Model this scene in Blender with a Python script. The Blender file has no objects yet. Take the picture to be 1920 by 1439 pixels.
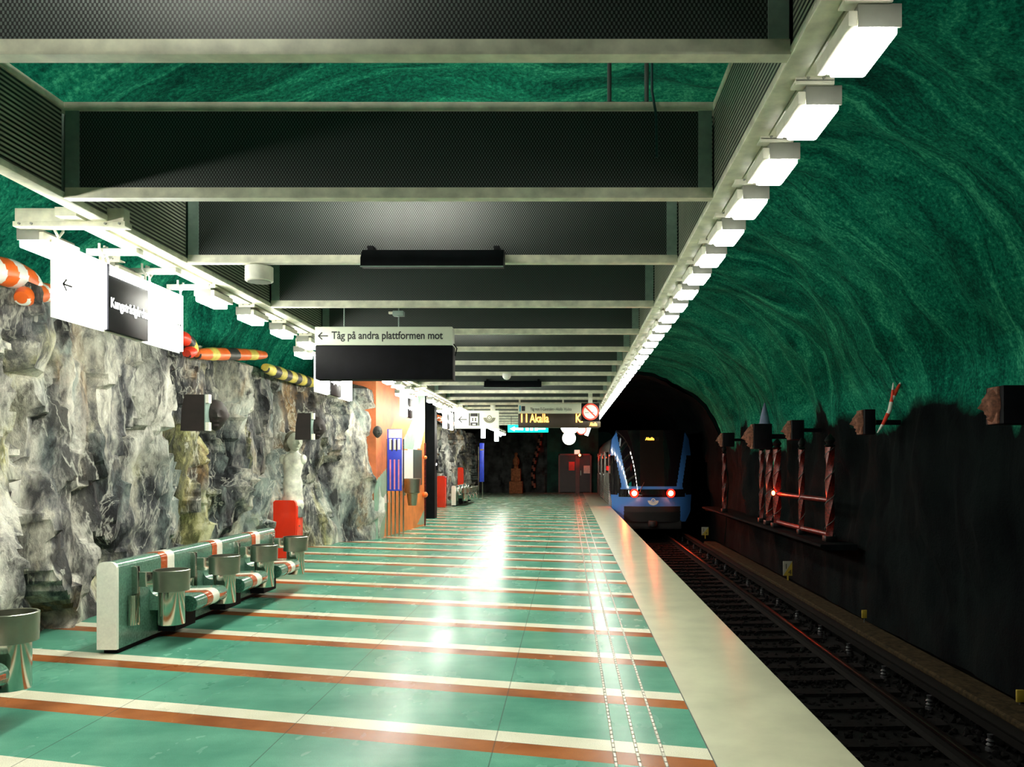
import bpy, bmesh, math, random
from mathutils import Vector, Matrix, noise
random.seed(7)
S = bpy.context.scene
COL = S.collection
F = 1550.0; VX = 1066.0; VY = 870.0; EYE = 1.5
# ---------------------------------------------------------------- camera, world, exposure
cam = bpy.data.cameras.new('camera'); camo = bpy.data.objects.new('camera', cam); COL.objects.link(camo)
camo.location = (0, 0, EYE); camo.rotation_euler = (math.pi/2, 0, 0)
cam.sensor_width = 36.0; cam.lens = F/1920*36
cam.shift_x = -(VX-960)/1920; cam.shift_y = (VY-719.5)/1920
cam.clip_start = 0.05; cam.clip_end = 300
S.camera = camo
W = bpy.data.worlds.new('world'); S.world = W; W.use_nodes = True
W.node_tree.nodes['Background'].inputs[0].default_value = (0.02, 0.06, 0.045, 1)
W.node_tree.nodes['Background'].inputs[1].default_value = 0.02
LAMP = 75.0            # emission of the ceiling lamps
S.view_settings.view_transform = 'Standard'; S.view_settings.look = 'None'
S.view_settings.exposure = 0.65; S.view_settings.gamma = 1.0
S.view_settings.use_curve_mapping = False
S.cycles.use_denoising = True
S.cycles.max_bounces = 8; S.cycles.diffuse_bounces = 5; S.cycles.glossy_bounces = 4
S.cycles.sample_clamp_indirect = 12.0
S.cycles.caustics_reflective = False

# ---------------------------------------------------------------- helpers
def P(px, py, d):                       # point seen at a pixel at depth d
    return Vector(((px-VX)*d/F, d, EYE-(py-VY)*d/F))
ONES = ['', 'first', 'second', 'third', 'fourth', 'fifth', 'sixth', 'seventh', 'eighth', 'ninth', 'tenth', 'eleventh', 'twelfth',
        'thirteenth', 'fourteenth', 'fifteenth', 'sixteenth', 'seventeenth', 'eighteenth', 'nineteenth']
TENS = {20: ('twentieth', 'twenty'), 30: ('thirtieth', 'thirty'), 40: ('fortieth', 'forty'), 50: ('fiftieth', 'fifty')}
def ordinal(n):
    if n < 20: return ONES[n]
    t = n//10*10
    return TENS[t][0] if n == t else TENS[t][1]+'-'+ONES[n-t]
def tag(o, label=None, cat=None, group=None, kind=None):
    if label: o['label'] = label
    if cat: o['category'] = cat
    if group: o['group'] = group
    if kind: o['kind'] = kind
    return o
def thing(name, label, cat, loc=(0, 0, 0), rz=0, group=None):
    o = bpy.data.objects.new(name, None); COL.objects.link(o)
    o.location = loc; o.rotation_euler = (0, 0, rz); o.empty_display_size = .1
    return tag(o, label, cat, group)
def copy_tree(o, parent=None):
    c = o.copy(); COL.objects.link(c); c.parent = parent
    for ch in o.children: copy_tree(ch, c)
    return c
class MB:
    """collects shapes, then links them as one mesh object"""
    def __init__(s): s.bm = bmesh.new()
    def box(s, x0, x1, y0, y1, z0, z1, bev=0, mi=0, seg=2):
        r = bmesh.ops.create_cube(s.bm, size=1)['verts']
        for v in r:
            v.co = Vector((x0+(v.co.x+.5)*(x1-x0), y0+(v.co.y+.5)*(y1-y0), z0+(v.co.z+.5)*(z1-z0)))
        fs = {f for v in r for f in v.link_faces}
        for f in fs: f.material_index = mi
        if bev:
            es = list({e for v in r for e in v.link_edges})
            g = bmesh.ops.bevel(s.bm, geom=es, offset=bev, segments=seg, affect='EDGES', profile=.5)
            for f in g['faces']: f.material_index = mi
        return s
    def cyl(s, a, b, r, n=16, r2=None, mi=0, caps=True):
        a = Vector(a); b = Vector(b); r2 = r if r2 is None else r2
        return s.tube([a, b], [r, r2], n, mi, caps)
    def tube(s, pts, rad, n=12, mi=0, caps=True, mfun=None):
        pts = [Vector(p) for p in pts]
        if not hasattr(rad, '__len__'): rad = [rad]*len(pts)
        rings = []; up = None
        for i, p in enumerate(pts):
            t = (pts[min(i+1, len(pts)-1)]-pts[max(i-1, 0)]).normalized()
            if up is None:
                up = Vector((0, 0, 1)) if abs(t.z) < .9 else Vector((1, 0, 0))
            sx = t.cross(up).normalized(); up = sx.cross(t).normalized()
            rings.append([s.bm.verts.new(p+rad[i]*(math.cos(2*math.pi*k/n)*sx+math.sin(2*math.pi*k/n)*up)) for k in range(n)])
        for i in range(len(rings)-1):
            for k in range(n):
                f = s.bm.faces.new((rings[i][k], rings[i][(k+1) % n], rings[i+1][(k+1) % n], rings[i+1][k]))
                f.material_index = mfun(i, k) if mfun else mi; f.smooth = True
        if caps:
            for rg in (rings[0][::-1], rings[-1]):
                f = s.bm.faces.new(rg); f.material_index = mfun(0, 0) if mfun else mi
        return s
    def prism(s, prof, y0, y1, axis='y', mi=0, mfun=None, smooth=False):
        """closed 2-D profile (a,b) swept along an axis; y: (x,z)  x: (y,z)  z: (x,y)"""
        def pt(a, b, c): return {'y': (a, c, b), 'x': (c, a, b), 'z': (a, b, c)}[axis]
        A = [s.bm.verts.new(pt(a, b, y0)) for a, b in prof]; B = [s.bm.verts.new(pt(a, b, y1)) for a, b in prof]
        n = len(prof)
        for i in range(n):
            f = s.bm.faces.new((A[i], A[(i+1) % n], B[(i+1) % n], B[i])); f.material_index = mfun(i) if mfun else mi; f.smooth = smooth
        f = s.bm.faces.new(A[::-1]); f.material_index = mi
        f = s.bm.faces.new(B); f.material_index = mi
        return s
    def lathe(s, prof, c=(0, 0, 0), n=24, mi=0, sx=1, sy=1):
        c = Vector(c); rings = []
        for r, z in prof:
            rings.append([s.bm.verts.new(c+Vector((r*sx*math.cos(2*math.pi*k/n), r*sy*math.sin(2*math.pi*k/n), z))) for k in range(n)])
        for i in range(len(rings)-1):
            for k in range(n):
                f = s.bm.faces.new((rings[i][k], rings[i][(k+1) % n], rings[i+1][(k+1) % n], rings[i+1][k])); f.material_index = mi; f.smooth = True
        s.bm.faces.new(rings[0][::-1]).material_index = mi; s.bm.faces.new(rings[-1]).material_index = mi
        return s
    def ball(s, c, r, mi=0, n=20, fn=None):
        g = bmesh.ops.create_uvsphere(s.bm, u_segments=n, v_segments=max(6, n//2), radius=1)['verts']
        for v in g:
            q = v.co.copy()
            if fn: q = fn(q)
            v.co = Vector(c)+Vector((q.x*r[0], q.y*r[1], q.z*r[2])) if hasattr(r, '__len__') else Vector(c)+q*r
        for f in {f for v in g for f in v.link_faces}: f.material_index = mi; f.smooth = True
        return s
    def quad(s, pts, mi=0):
        f = s.bm.faces.new([s.bm.verts.new(p) for p in pts]); f.material_index = mi; return s
    def build(s, name, mats, parent=None, label=None):
        bmesh.ops.recalc_face_normals(s.bm, faces=s.bm.faces)
        me = bpy.data.meshes.new(name); s.bm.to_mesh(me); s.bm.free()
        me.set_sharp_from_angle(angle=.7)
        for m in (mats if isinstance(mats, (list, tuple)) else [mats]): me.materials.append(m)
        o = bpy.data.objects.new(name, me); COL.objects.link(o); o.parent = parent
        if label: o['label'] = label
        return o
def text_part(txt, size, mat, parent, loc, rot, name='lettering', depth=.002, align='LEFT', bold=0, xs=1, label=None):
    cu = bpy.data.curves.new(name, 'FONT'); cu.body = txt; cu.size = size; cu.extrude = depth; cu.offset = bold; cu.align_x = align
    o = bpy.data.objects.new(name, cu); COL.objects.link(o)
    dg = bpy.context.evaluated_depsgraph_get()
    me = bpy.data.meshes.new_from_object(o.evaluated_get(dg)); bpy.data.objects.remove(o)
    me.materials.clear(); me.materials.append(mat)
    o = bpy.data.objects.new(name, me); COL.objects.link(o); o.parent = parent
    o.location = loc; o.rotation_euler = rot; o.scale = (xs, 1, 1)
    if label: o['label'] = label
    return o

# ---------------------------------------------------------------- materials
class NT:
    def __init__(s, name):
        s.m = bpy.data.materials.new(name); s.m.use_nodes = True; s.t = s.m.node_tree; s.n = s.t.nodes
        s.b = s.n['Principled BSDF']; s.out = s.n['Material Output']
    def node(s, typ, ins=None, **kw):
        nd = s.n.new(typ)
        for k, v in kw.items(): setattr(nd, k, v)
        for k, v in (ins or {}).items(): s.put(nd.inputs[k], v)
        return nd
    def put(s, sock, v):
        if isinstance(v, bpy.types.NodeSocket): s.t.links.new(v, sock)
        elif isinstance(v, bpy.types.Node): s.t.links.new(v.outputs[0], sock)
        else:
            if hasattr(v, '__len__') and len(v) == 3 and sock.type == 'RGBA': v = (*v, 1)
            sock.default_value = v
    def math(s, op, a, b=0.0, c=0.0, clamp=False):
        nd = s.n.new('ShaderNodeMath'); nd.operation = op; nd.use_clamp = clamp
        s.put(nd.inputs[0], a); s.put(nd.inputs[1], b)
        if op in ('MULTIPLY_ADD', 'SMOOTH_MIN'): s.put(nd.inputs[2], c)
        return nd.outputs[0]
    def mix(s, f, a, b, bt='MIX'):
        nd = s.n.new('ShaderNodeMix'); nd.data_type = 'RGBA'; nd.blend_type = bt
        s.put(nd.inputs[0], f); s.put(nd.inputs[6], a); s.put(nd.inputs[7], b); return nd.outputs[2]
    def ramp(s, f, stops):
        nd = s.n.new('ShaderNodeValToRGB'); s.put(nd.inputs[0], f); e = nd.color_ramp.elements
        while len(e) < len(stops): e.new(.5)
        for i, (p, c) in enumerate(stops): e[i].position = p; e[i].color = (*c, 1) if len(c) == 3 else c
        return nd.outputs[0]
    def obj(s): return s.n.new('ShaderNodeTexCoord').outputs['Object']
    def uv(s): return s.n.new('ShaderNodeTexCoord').outputs['UV']
    def mapped(s, co, sc=(1, 1, 1), rot=(0, 0, 0), loc=(0, 0, 0)):
        return s.node('ShaderNodeMapping', {'Vector': co, 'Scale': sc, 'Rotation': rot, 'Location': loc}).outputs[0]
    def noise(s, co, scale, detail=4, rough=.55, dist=0):
        return s.node('ShaderNodeTexNoise', {'Vector': co, 'Scale': scale, 'Detail': detail, 'Roughness': rough, 'Distortion': dist}).outputs[0]
    def bump(s, h, strength=.3, dist=.02):
        nd = s.node('ShaderNodeBump', {'Height': h, 'Strength': strength, 'Distance': dist}); s.put(s.b.inputs['Normal'], nd); return nd
def M(name, col, rough=.5, metal=0, var=.12, sc=6, bump=0, emit=0, ecol=None, spec=None, coat=0):
    t = NT(name); co = t.obj(); n = t.noise(co, sc, 5)
    lo = tuple(max(0, c*(1-var*1.6)) for c in col); hi = tuple(min(1, c*(1+var)) for c in col)
    t.put(t.b.inputs['Base Color'], t.ramp(n, [(.3, lo), (.7, hi)]))
    t.put(t.b.inputs['Roughness'], rough); t.put(t.b.inputs['Metallic'], metal)
    if coat: t.put(t.b.inputs['Coat Weight'], coat); t.put(t.b.inputs['Coat Roughness'], .05)
    if spec is not None: t.put(t.b.inputs['Specular IOR Level'], spec)
    if bump: t.bump(t.noise(co, sc*5, 4), bump, .01)
    if emit:
        t.put(t.b.inputs['Emission Color'], ecol or col); t.put(t.b.inputs['Emission Strength'], emit)
    return t.m
m = {}
m['cream'] = M('cream_painted_steel', (.80, .79, .62), .45, 0, .18, 9, .05)
m['cream2'] = M('pale_steel', (.86, .85, .72), .4, 0, .1, 12)
m['greygreen'] = M('grey_green_steel', (.24, .33, .29), .45, 0, .12, 14)
m['black'] = M('black_paint', (.004, .004, .006), .6, 0, .3, 8, spec=.12)
m['darkbrown'] = M('dark_brown_sheet', (.016, .010, .009), .7, 0, .3, 8)
m['absorber'] = M('black_absorber', (.004, .004, .004), .95)
m['cap'] = M('lamp_cap_grey', (.30, .31, .27), .5)
m['white'] = M('white_paint', (.82, .82, .76), .4, 0, .04, 10)
m['chrome'] = M('polished_steel', (.55, .54, .47), .14, 1, .05, 3)
m['brushed'] = M('brushed_steel', (.36, .37, .31), .33, 1, .1, 5)
m['diffuser'] = M('lamp_diffuser', (.9, .9, .88), .4, emit=LAMP*.62, ecol=(1.0, .985, .87))
m['lightbox'] = M('backlit_white_panel', (.9, .9, .88), .3, var=.01, emit=11, ecol=(1.0, 1.0, .93))
m['signdark'] = M('dark_sign_face', (.012, .013, .02), .55, spec=.2)
m['textlit'] = M('backlit_lettering', (.9, .9, .9), .3, var=0, emit=1.6, ecol=(1, 1, .97))
m['signwhite'] = M('sign_strip_white', (.62, .68, .54), .4, var=.03)
m['ink'] = M('black_lettering', (.01, .01, .012), .5)
m['led'] = M('amber_led', (1, .5, .1), .5, var=0, emit=4.5, ecol=(1, .36, .05))
m['exit'] = M('green_exit_panel', (0, .7, .5), .4, var=.02, emit=1.1, ecol=(.0, .85, .62))
m['exitwhite'] = M('exit_lettering', (1, 1, 1), .4, var=0, emit=2.5, ecol=(.8, 1, .95))
m['clock'] = M('lit_clock_face', (.9, 1, .97), .4, var=.01, emit=3.0, ecol=(.86, 1, .97))
m['red'] = M('red_enamel', (.85, .035, .008), .25, 0, .06, 4, coat=.5)
m['redpaint'] = M('red_sign_paint', (.8, .05, .02), .4)
m['orange'] = M('orange_stone', (.85, .20, .035), .3)
m['terracotta'] = M('terracotta_stone', (.42, .13, .045), .8, 0, .35, 12, .5)
m['marble'] = M('weathered_marble', (.80, .80, .68), .5, 0, .25, 9, .3)
m['hairstone'] = M('dirty_marble', (.20, .18, .13), .7, 0, .5, 14, .5)
m['benchgreen'] = M('bench_green_terrazzo', (.11, .24, .175), .2, 0, .22, 60, coat=.4)
m['benchgreen2'] = M('bench_dark_green_terrazzo', (.06, .20, .14), .35, 0, .5, 90)
m['benchwhite'] = M('bench_white_terrazzo', (.92, .91, .80), .2, 0, .05, 50, coat=.3)
m['benchbrown'] = M('bench_brown_terrazzo', (.50, .10, .03), .2, 0, .2, 50, coat=.4)
m['blue'] = M('timetable_blue', (.03, .06, .55), .35)
m['pink'] = M('timetable_line_pink', (.75, .25, .35), .4)
m['palegreen'] = M('pale_green_paint', (.32, .50, .38), .5, 0, .1, 5)
m['darkteal'] = M('dark_teal_paint', (.02, .07, .065), .4)
m['orangewall'] = M('orange_brown_paint', (.62, .17, .06), .55, 0, .25, 3)
m['orange2'] = M('bright_orange_paint', (.85, .26, .06), .5, 0, .12, 4)
m['trainblue'] = M('train_blue', (.07, .24, .70), .12, 0, .03, 2, coat=1)
m['trainsilver'] = M('train_silver', (.42, .40, .36), .35, .6, .08, 3)
m['trainglass'] = M('train_dark_glass', (.008, .006, .008), .03, 0, 0, 1, spec=.6)
m['trainglass2'] = M('train_door_glass', (.018, .008, .008), .08, 0, 0, 1, spec=.4)
m['trainblack'] = M('train_underframe', (.01, .01, .01), .6)
m['tail'] = M('tail_lamp_core', (1, .1, .05), .4, var=0, emit=350, ecol=(1, .09, .02))
m['taillens'] = M('tail_lamp_lens', (.9, .02, .01), .3, var=0, emit=1.6, ecol=(1, .003, .004))
m['traindest'] = M('train_destination_led', (1, .5, .1), .4, var=0, emit=3, ecol=(1, .40, .03))
m['redlamp'] = M('small_red_lamp', (1, .1, .05), .4, var=0, emit=120, ecol=(1, .035, .008))
m['ironred'] = M('dark_red_iron', (.14, .012, .008), .32, .2, .6, 30)
m['iron'] = M('black_iron', (.003, .003, .003), .4, .3)
m['rail'] = M('rail_steel', (.14, .08, .07), .3, 1)
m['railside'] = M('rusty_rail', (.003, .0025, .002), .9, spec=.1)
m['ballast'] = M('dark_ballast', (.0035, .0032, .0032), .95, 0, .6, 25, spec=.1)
m['trough'] = M('dusty_trough', (.032, .021, .009), .9, 0, .5, 14, .5, spec=.1)
m['insul'] = M('pale_insulator', (.02, .02, .022), .5)
m['plate'] = M('dusty_white_plate', (.25, .25, .2), .6)
m['yellow'] = M('yellow_plate', (.28, .20, .015), .6)
m['paleblue'] = M('pale_blue_paint', (.16, .20, .32), .7)
m['bronze'] = M('reddish_stone_head', (.22, .085, .05), .8, 0, .4, 20, .6)
m['doorwood'] = M('dark_red_door', (.035, .012, .012), .4)
m['doorframe'] = M('door_frame_red', (.15, .03, .025), .4)
m['rod'] = M('grey_hanger_rod', (.07, .08, .075), .5)

def mesh_mat():
    t = NT('perforated_sheet'); co = t.obj()
    sp = t.node('ShaderNodeSeparateXYZ', {0: co})
    h = t.math('ADD', sp.outputs[0], sp.outputs[1])
    a = t.math('COSINE', t.math('MULTIPLY', h, 2*math.pi/.0155)); b = t.math('COSINE', t.math('MULTIPLY', sp.outputs[2], 2*math.pi/.025))
    f = t.math('MULTIPLY_ADD', t.math('MULTIPLY', a, b), 6.0, .95, clamp=True)
    f = t.math('MINIMUM', t.math('MAXIMUM', f, 0), 1)
    t.put(t.b.inputs['Base Color'], t.mix(f, (.105, .125, .115), (.0015, .0015, .0015)))
    t.put(t.b.inputs['Roughness'], .5); t.bump(f, -.4, .004)
    return t.m
m['mesh'] = mesh_mat()
def lit_mesh_mat():  # grazing light on the expanded metal put into the colour as pale lines
    t = NT('grazing_lit_mesh'); co = t.obj(); sp = t.node('ShaderNodeSeparateXYZ', {0: co})
    a = t.math('COSINE', t.math('MULTIPLY', sp.outputs[2], 2*math.pi/.0235))
    f = t.math('MINIMUM', t.math('MAXIMUM', t.math('MULTIPLY_ADD', a, 2.5, .5), 0), 1)
    n = t.noise(co, 3, 5); c1 = t.ramp(n, [(.3, (.34, .36, .27)), (.7, (.50, .52, .40))])
    t.put(t.b.inputs['Base Color'], t.mix(f, c1, (.01, .012, .01))); t.put(t.b.inputs['Roughness'], .5); t.bump(f, -.5, .006)
    return t.m
m['litmesh'] = lit_mesh_mat()

def rock_mat():
    t = NT('bare_rock'); co = t.obj()
    st = t.mapped(co, (1, 1, .38)); mid = t.noise(st, 1.7, 9, .62, .7); mid2 = t.noise(t.mapped(co, (1, 1, .5), (.4, .3, 0)), 6, 8, .66, .5)
    fine = t.noise(t.mapped(co, (1, 1, .5)), 17, 8, .7, .4)
    v = t.math('ADD', t.math('MULTIPLY', mid, .6), t.math('ADD', t.math('MULTIPLY', mid2, .22), t.math('MULTIPLY', fine, .18)))
    v = t.math('MULTIPLY_ADD', t.math('SUBTRACT', v, .5), 1.55, .495)
    g = t.ramp(v, [(.37, (.004, .005, .009)), (.44, (.07, .075, .085)), (.50, (.22, .22, .21)), (.56, (.50, .48, .41)), (.64, (.90, .88, .78))])
    och = t.ramp(v, [(.38, (.012, .007, .004)), (.47, (.10, .06, .025)), (.55, (.32, .19, .08)), (.64, (.60, .50, .33))])
    oli = t.ramp(v, [(.38, (.01, .012, .004)), (.47, (.13, .13, .045)), (.56, (.50, .48, .22)), (.64, (.80, .78, .50))])
    blu = t.ramp(v, [(.38, (.008, .011, .014)), (.48, (.11, .14, .14)), (.58, (.33, .38, .35))])
    def msk(loc, sc, lo, hi, mx=1): return t.ramp(t.noise(t.mapped(co, (1, 1, .4), loc=loc), sc, 5, .62, .5), [(lo, (0, 0, 0)), (hi, (mx, mx, mx))])
    c = t.mix(msk((0, 0, 0), .85, .53, .62), g, och)
    c = t.mix(msk((7, 3, 1), .8, .54, .63), c, oli)
    c = t.mix(msk((3, 8, 5), 1.1, .52, .60), c, blu)
    c = t.mix(msk((5, 1, 9), 2.0, .58, .64, .9), c, (.008, .008, .011))
    c = t.mix(msk((11, 4, 2), .55, .50, .60, .85), c, t.mix(.82, c, (.010, .009, .010)))
    c = t.mix(msk((6, 12, 3), .7, .55, .63, .75), c, t.ramp(v, [(.40, (.10, .10, .09)), (.47, (.62, .60, .52)), (.55, (.93, .91, .83))]))
    vein = t.math('ABSOLUTE', t.math('SUBTRACT', t.noise(t.mapped(co, (1, 1, .28), loc=(2, 9, 4)), 1.6, 6, .6, .6), .5))
    c = t.mix(t.math('MULTIPLY', t.ramp(vein, [(.0, (.8, .8, .8)), (.012, (0, 0, 0))]), .8), c, (.75, .75, .66))
    t.put(t.b.inputs['Base Color'], c); t.put(t.b.inputs['Roughness'], .55)
    t.bump(t.math('ADD', mid2, t.math('MULTIPLY', fine, .6)), .9, .05)
    return t.m
m['rock'] = rock_mat()

def vault_mat(name, dark=False):
    t = NT(name); uv = t.uv(); co = t.obj()
    flow = t.noise(t.mapped(uv, (.35, 1.0, 1)), .5, 3, .5, .4)
    warp = t.node('ShaderNodeVectorMath', {0: uv, 1: t.node('ShaderNodeCombineXYZ', {1: t.math('MULTIPLY', flow, 3.4)})}, operation='ADD').outputs[0]
    s1 = t.noise(t.mapped(warp, (.22, 1.5, 1)), 1.3, 7, .62, .4)
    s2 = t.noise(t.mapped(warp, (.9, 3.0, 1)), 3.0, 8, .7, .3)
    gr = t.noise(co, 26, 5, .7)
    v = t.math('ADD', t.math('ADD', t.math('MULTIPLY', s1, .42), t.math('MULTIPLY', s2, .22)), t.math('MULTIPLY', gr, .36))
    c = t.ramp(v, [(.36, (.0005, .016, .012)), (.45, (.002, .075, .050)), (.53, (.007, .19, .115)), (.62, (.07, .46, .26))])
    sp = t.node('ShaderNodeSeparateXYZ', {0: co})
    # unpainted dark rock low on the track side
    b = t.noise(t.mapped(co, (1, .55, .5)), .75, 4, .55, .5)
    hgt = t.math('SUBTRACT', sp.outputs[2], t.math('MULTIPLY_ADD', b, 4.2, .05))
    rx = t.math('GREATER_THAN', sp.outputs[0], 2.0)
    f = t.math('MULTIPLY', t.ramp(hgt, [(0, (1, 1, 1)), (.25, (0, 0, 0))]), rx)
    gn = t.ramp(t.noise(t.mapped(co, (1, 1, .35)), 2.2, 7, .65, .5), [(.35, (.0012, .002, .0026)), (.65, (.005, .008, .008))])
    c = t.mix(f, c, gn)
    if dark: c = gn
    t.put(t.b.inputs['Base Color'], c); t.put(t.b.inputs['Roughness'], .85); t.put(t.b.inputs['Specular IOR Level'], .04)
    t.bump(v, .7, .10)
    return t.m
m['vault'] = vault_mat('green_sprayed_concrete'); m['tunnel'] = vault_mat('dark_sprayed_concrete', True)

def floor_mat():
    t = NT('terrazzo_striped_floor'); co = t.obj(); sp = t.node('ShaderNodeSeparateXYZ', {0: co})
    s = t.math('MULTIPLY_ADD', sp.outputs[0], .259, sp.outputs[1]); s = t.node('ShaderNodeMath', operation='MULTIPLY_ADD').outputs[0] if False else s
    q = t.math('FLOORED_MODULO', t.math('SUBTRACT', s, 4.54), 1.046)
    white = t.math('GREATER_THAN', q, 1.046-.172); brown = t.math('GREATER_THAN', q, 1.046-.352)
    n = t.noise(co, 1.6, 6, .6); sp2 = t.noise(co, 220, 2)
    cl = t.noise(t.mapped(co, (.4, 3, 1)), 1.5, 5, .6)
    g = t.ramp(t.math('MULTIPLY_ADD', n, .7, t.math('MULTIPLY', cl, .3)), [(.35, (.055, .23, .16)), (.65, (.13, .38, .27))])
    br = t.ramp(t.noise(co, 2.2, 5), [(.35, (.24, .066, .018)), (.65, (.40, .135, .038))])
    wh = t.ramp(n, [(.3, (.66, .64, .48)), (.7, (.80, .78, .64))])
    c = t.mix(white, t.mix(brown, g, br), wh)
    c = t.mix(t.ramp(sp2, [(.35, (.35, .35, .35)), (.5, (0, 0, 0))]), c, (.05, .07, .05), 'MIX')
    jx = t.math('FLOORED_MODULO', t.math('ADD', sp.outputs[0], .40), 1.18)
    j = t.math('LESS_THAN', jx, .007)
    jy = t.math('LESS_THAN', t.math('ABSOLUTE', t.math('SUBTRACT', q, 1.046-.172)), .003)
    c = t.mix(t.math('MULTIPLY', t.math('MAXIMUM', j, jy), .6), c, (.04, .05, .04))
    t.put(t.b.inputs['Base Color'], c)
    t.put(t.b.inputs['Roughness'], t.ramp(t.noise(t.mapped(co, (1, .5, 1)), 2.3, 4), [(.3, (.21, .21, .21)), (.7, (.30, .30, .30))]))
    t.put(t.b.inputs['Specular IOR Level'], .3); t.put(t.b.inputs['IOR'], 1.16)
    return t.m
m['floor'] = floor_mat()
m['edge'] = M('pale_concrete_edge', (.56, .56, .40), .30, 0, .10, 2.5, .03, spec=.45)
m['joint'] = M('dark_joint', (.04, .05, .045), .6)
m['tact'] = M('tactile_steel', (.42, .40, .33), .35, .5, .25, 60)

# ---------------------------------------------------------------- setting
def lerp_tab(tab, x):
    if x <= tab[0][0]: return tab[0][1]
    for (a, va), (b, vb) in zip(tab, tab[1:]):
        if x <= b:
            u = (x-a)/(b-a); u = u*u*(3-2*u); return va+(vb-va)*u
    return tab[-1][1]
WB = [(0, -4.5), (5, -4.42), (6.2, -4.42), (6.7, -4.45), (7.6, -4.62), (9, -4.75), (12, -4.80), (14.6, -4.85), (15.6, -4.4), (16.4, -3.86), (22, -4.45), (26, -4.85), (44, -4.95)]
def wall_x(d): return lerp_tab(WB, d)
b = MB()
N = 88
b.box(-5.6, .73, -2, 43, -.25, 0)
tag(b.build('floor', m['floor']), kind='structure')
b = MB(); b.prism([(.738, 0), (1.46, 0), (1.475, -.012), (1.475, -.22), (1.38, -.24), (1.38, -1.2), (.738, -1.2)], -2, 43)
b.box(.73, .738, -2, 43, -.1, -.004, mi=1)
tag(b.build('trim_1', [m['edge'], m['joint']]), kind='structure')
for i, (x, w) in enumerate(((.237, 'nearest the bench side'), (.356, 'in the middle of the three'), (.489, 'nearest the platform edge'))):
    b = MB(); b.prism([(x-.009, 0), (x-.006, .004), (x+.006, .004), (x+.009, 0)], -1, 42.5)
    k = 0
    y = 3.8
    while y < 14:
        b.lathe([(.008, 0), (.0075, .003), (.004, .004)], (x, y, .0035), 6); y += .07
    tag(b.build('tactile_strip', m['tact']), 'raised steel guide line set in the striped floor, '+w, 'guide strip', 'guide lines along the platform')

# rock wall on the left
def rock_disp(y, z):
    q = Vector((y*.75, z*.22, 3.1)); r = noise.ridged_multi_fractal(q, .9, 2.1, 5, 1.0, 2.0)
    f = -(r-1.1)*.20
    p = Vector((y*1.25+noise.noise(Vector((y, z, 0)))*.5, z*.5+noise.noise(Vector((y, z, 9)))*.35, 0))
    ds, pts = noise.voronoi(p)
    c = noise.cell_vector(pts[0]*31.7); dl = p-pts[0]
    f += (c.x-.5)*.36 + dl.x*(c.y-.5)*.85 + dl.y*(c.z-.5)*.6
    p2 = Vector((y*3.8, z*1.7, 5)); ds2, pt2 = noise.voronoi(p2); c2 = noise.cell_vector(pt2[0]*17.3); d2 = p2-pt2[0]
    f += (c2.x-.5)*.12 + d2.x*(c2.y-.5)*.20 + d2.y*(c2.z-.5)*.14
    f += noise.fractal(Vector((y*5, z*3, 2)), .8, 2.2, 5)*.035
    return max(-.40, min(.34, f*1.12))
def rock(name, ya, yb, top, step=.055):
    b = MB(); ny = int((yb-ya)/step); zs = [i*.05 for i in range(-1, int(3.0/.05)+1)]
    grid = []
    for i in range(ny+1):
        y = ya+(yb-ya)*i/ny; row = []; tp = top+.10*noise.noise(Vector((y*.8, 1, 1)))+.05*noise.noise(Vector((y*3, 1, 1)))
        for j, z0 in enumerate(zs):
            z = z0*tp/3.0; f = rock_disp(y, z)
            fade = min(1, max(0, z)/.5); x = wall_x(y)+f*(.35+.65*fade)
            x -= .10*max(0, (z-2.4))
            row.append(b.bm.verts.new((x, y+.12*noise.noise(Vector((y*2, z*2, 7))), z)))
        for k, (dx, dz) in enumerate(((-.12, .05), (-.35, .10), (-.9, .12))):
            row.append(b.bm.verts.new((row[len(zs)-1].co.x+dx, y, row[len(zs)-1].co.z+dz)))
        grid.append(row)
    for i in range(ny):
        for j in range(len(grid[0])-1):
            b.bm.faces.new((grid[i][j], grid[i+1][j], grid[i+1][j+1], grid[i][j+1]))
    return b.build(name, m['rock'])
w1 = rock('wall_left', 2.2, 16.55, 2.97)
tag(w1, kind='structure')
w2 = rock('wall_left', 22.6, 43.2, 3.0, .12); tag(w2, kind='structure')

# green vault + dark right wall
def vault_prof(d):
    u = min(1, max(0, (d-15)/12.0)); u = u*u*(3-2*u)
    A = 5.5-.95*u; c = .5+1.6*u
    return A, c
def vault(name, rows, j0, j1, mat_fn, dark_from=27.2):
    pass
TH = 64
def vault_pt(d, k):
    """k 0..TH along the section from the left springing over the top to the right springing, then down the right wall"""
    A, c = vault_prof(d); p = 2.35
    if k <= TH:
        th = math.pi*k/TH
        cs, sn = math.cos(th), math.sin(th)
        if cs > 0: x = c-(c+5.55)*abs(cs)**(2/p); z = 2.3+(A-2.3)*abs(sn)**(2/p)
        else: x = c+(5.15-c)*abs(cs)**(2/p); z = 1.6+(A-1.6)*abs(sn)**(2/p)
    else:
        x = 5.15; z = 1.6-(k-TH)*.14
    n1 = noise.fractal(Vector((x*.35, d*.55, z*.35)), .9, 2.1, 4)*.30
    n2 = noise.ridged_multi_fractal(Vector((x*.25+2, d*1.1-z*.5, z*.3)), .9, 2.1, 3, 1, 2)*.07
    low = 1.0 if z > 0 else max(.25, 1+z*.7)
    nx, nz = (x-0.3)/5, max(0, (z-1.6))/4
    L = math.hypot(nx, nz) or 1
    a = (n1+n2-.08)*low
    return Vector((x+a*nx/L, d, z+a*nz/L))
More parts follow.
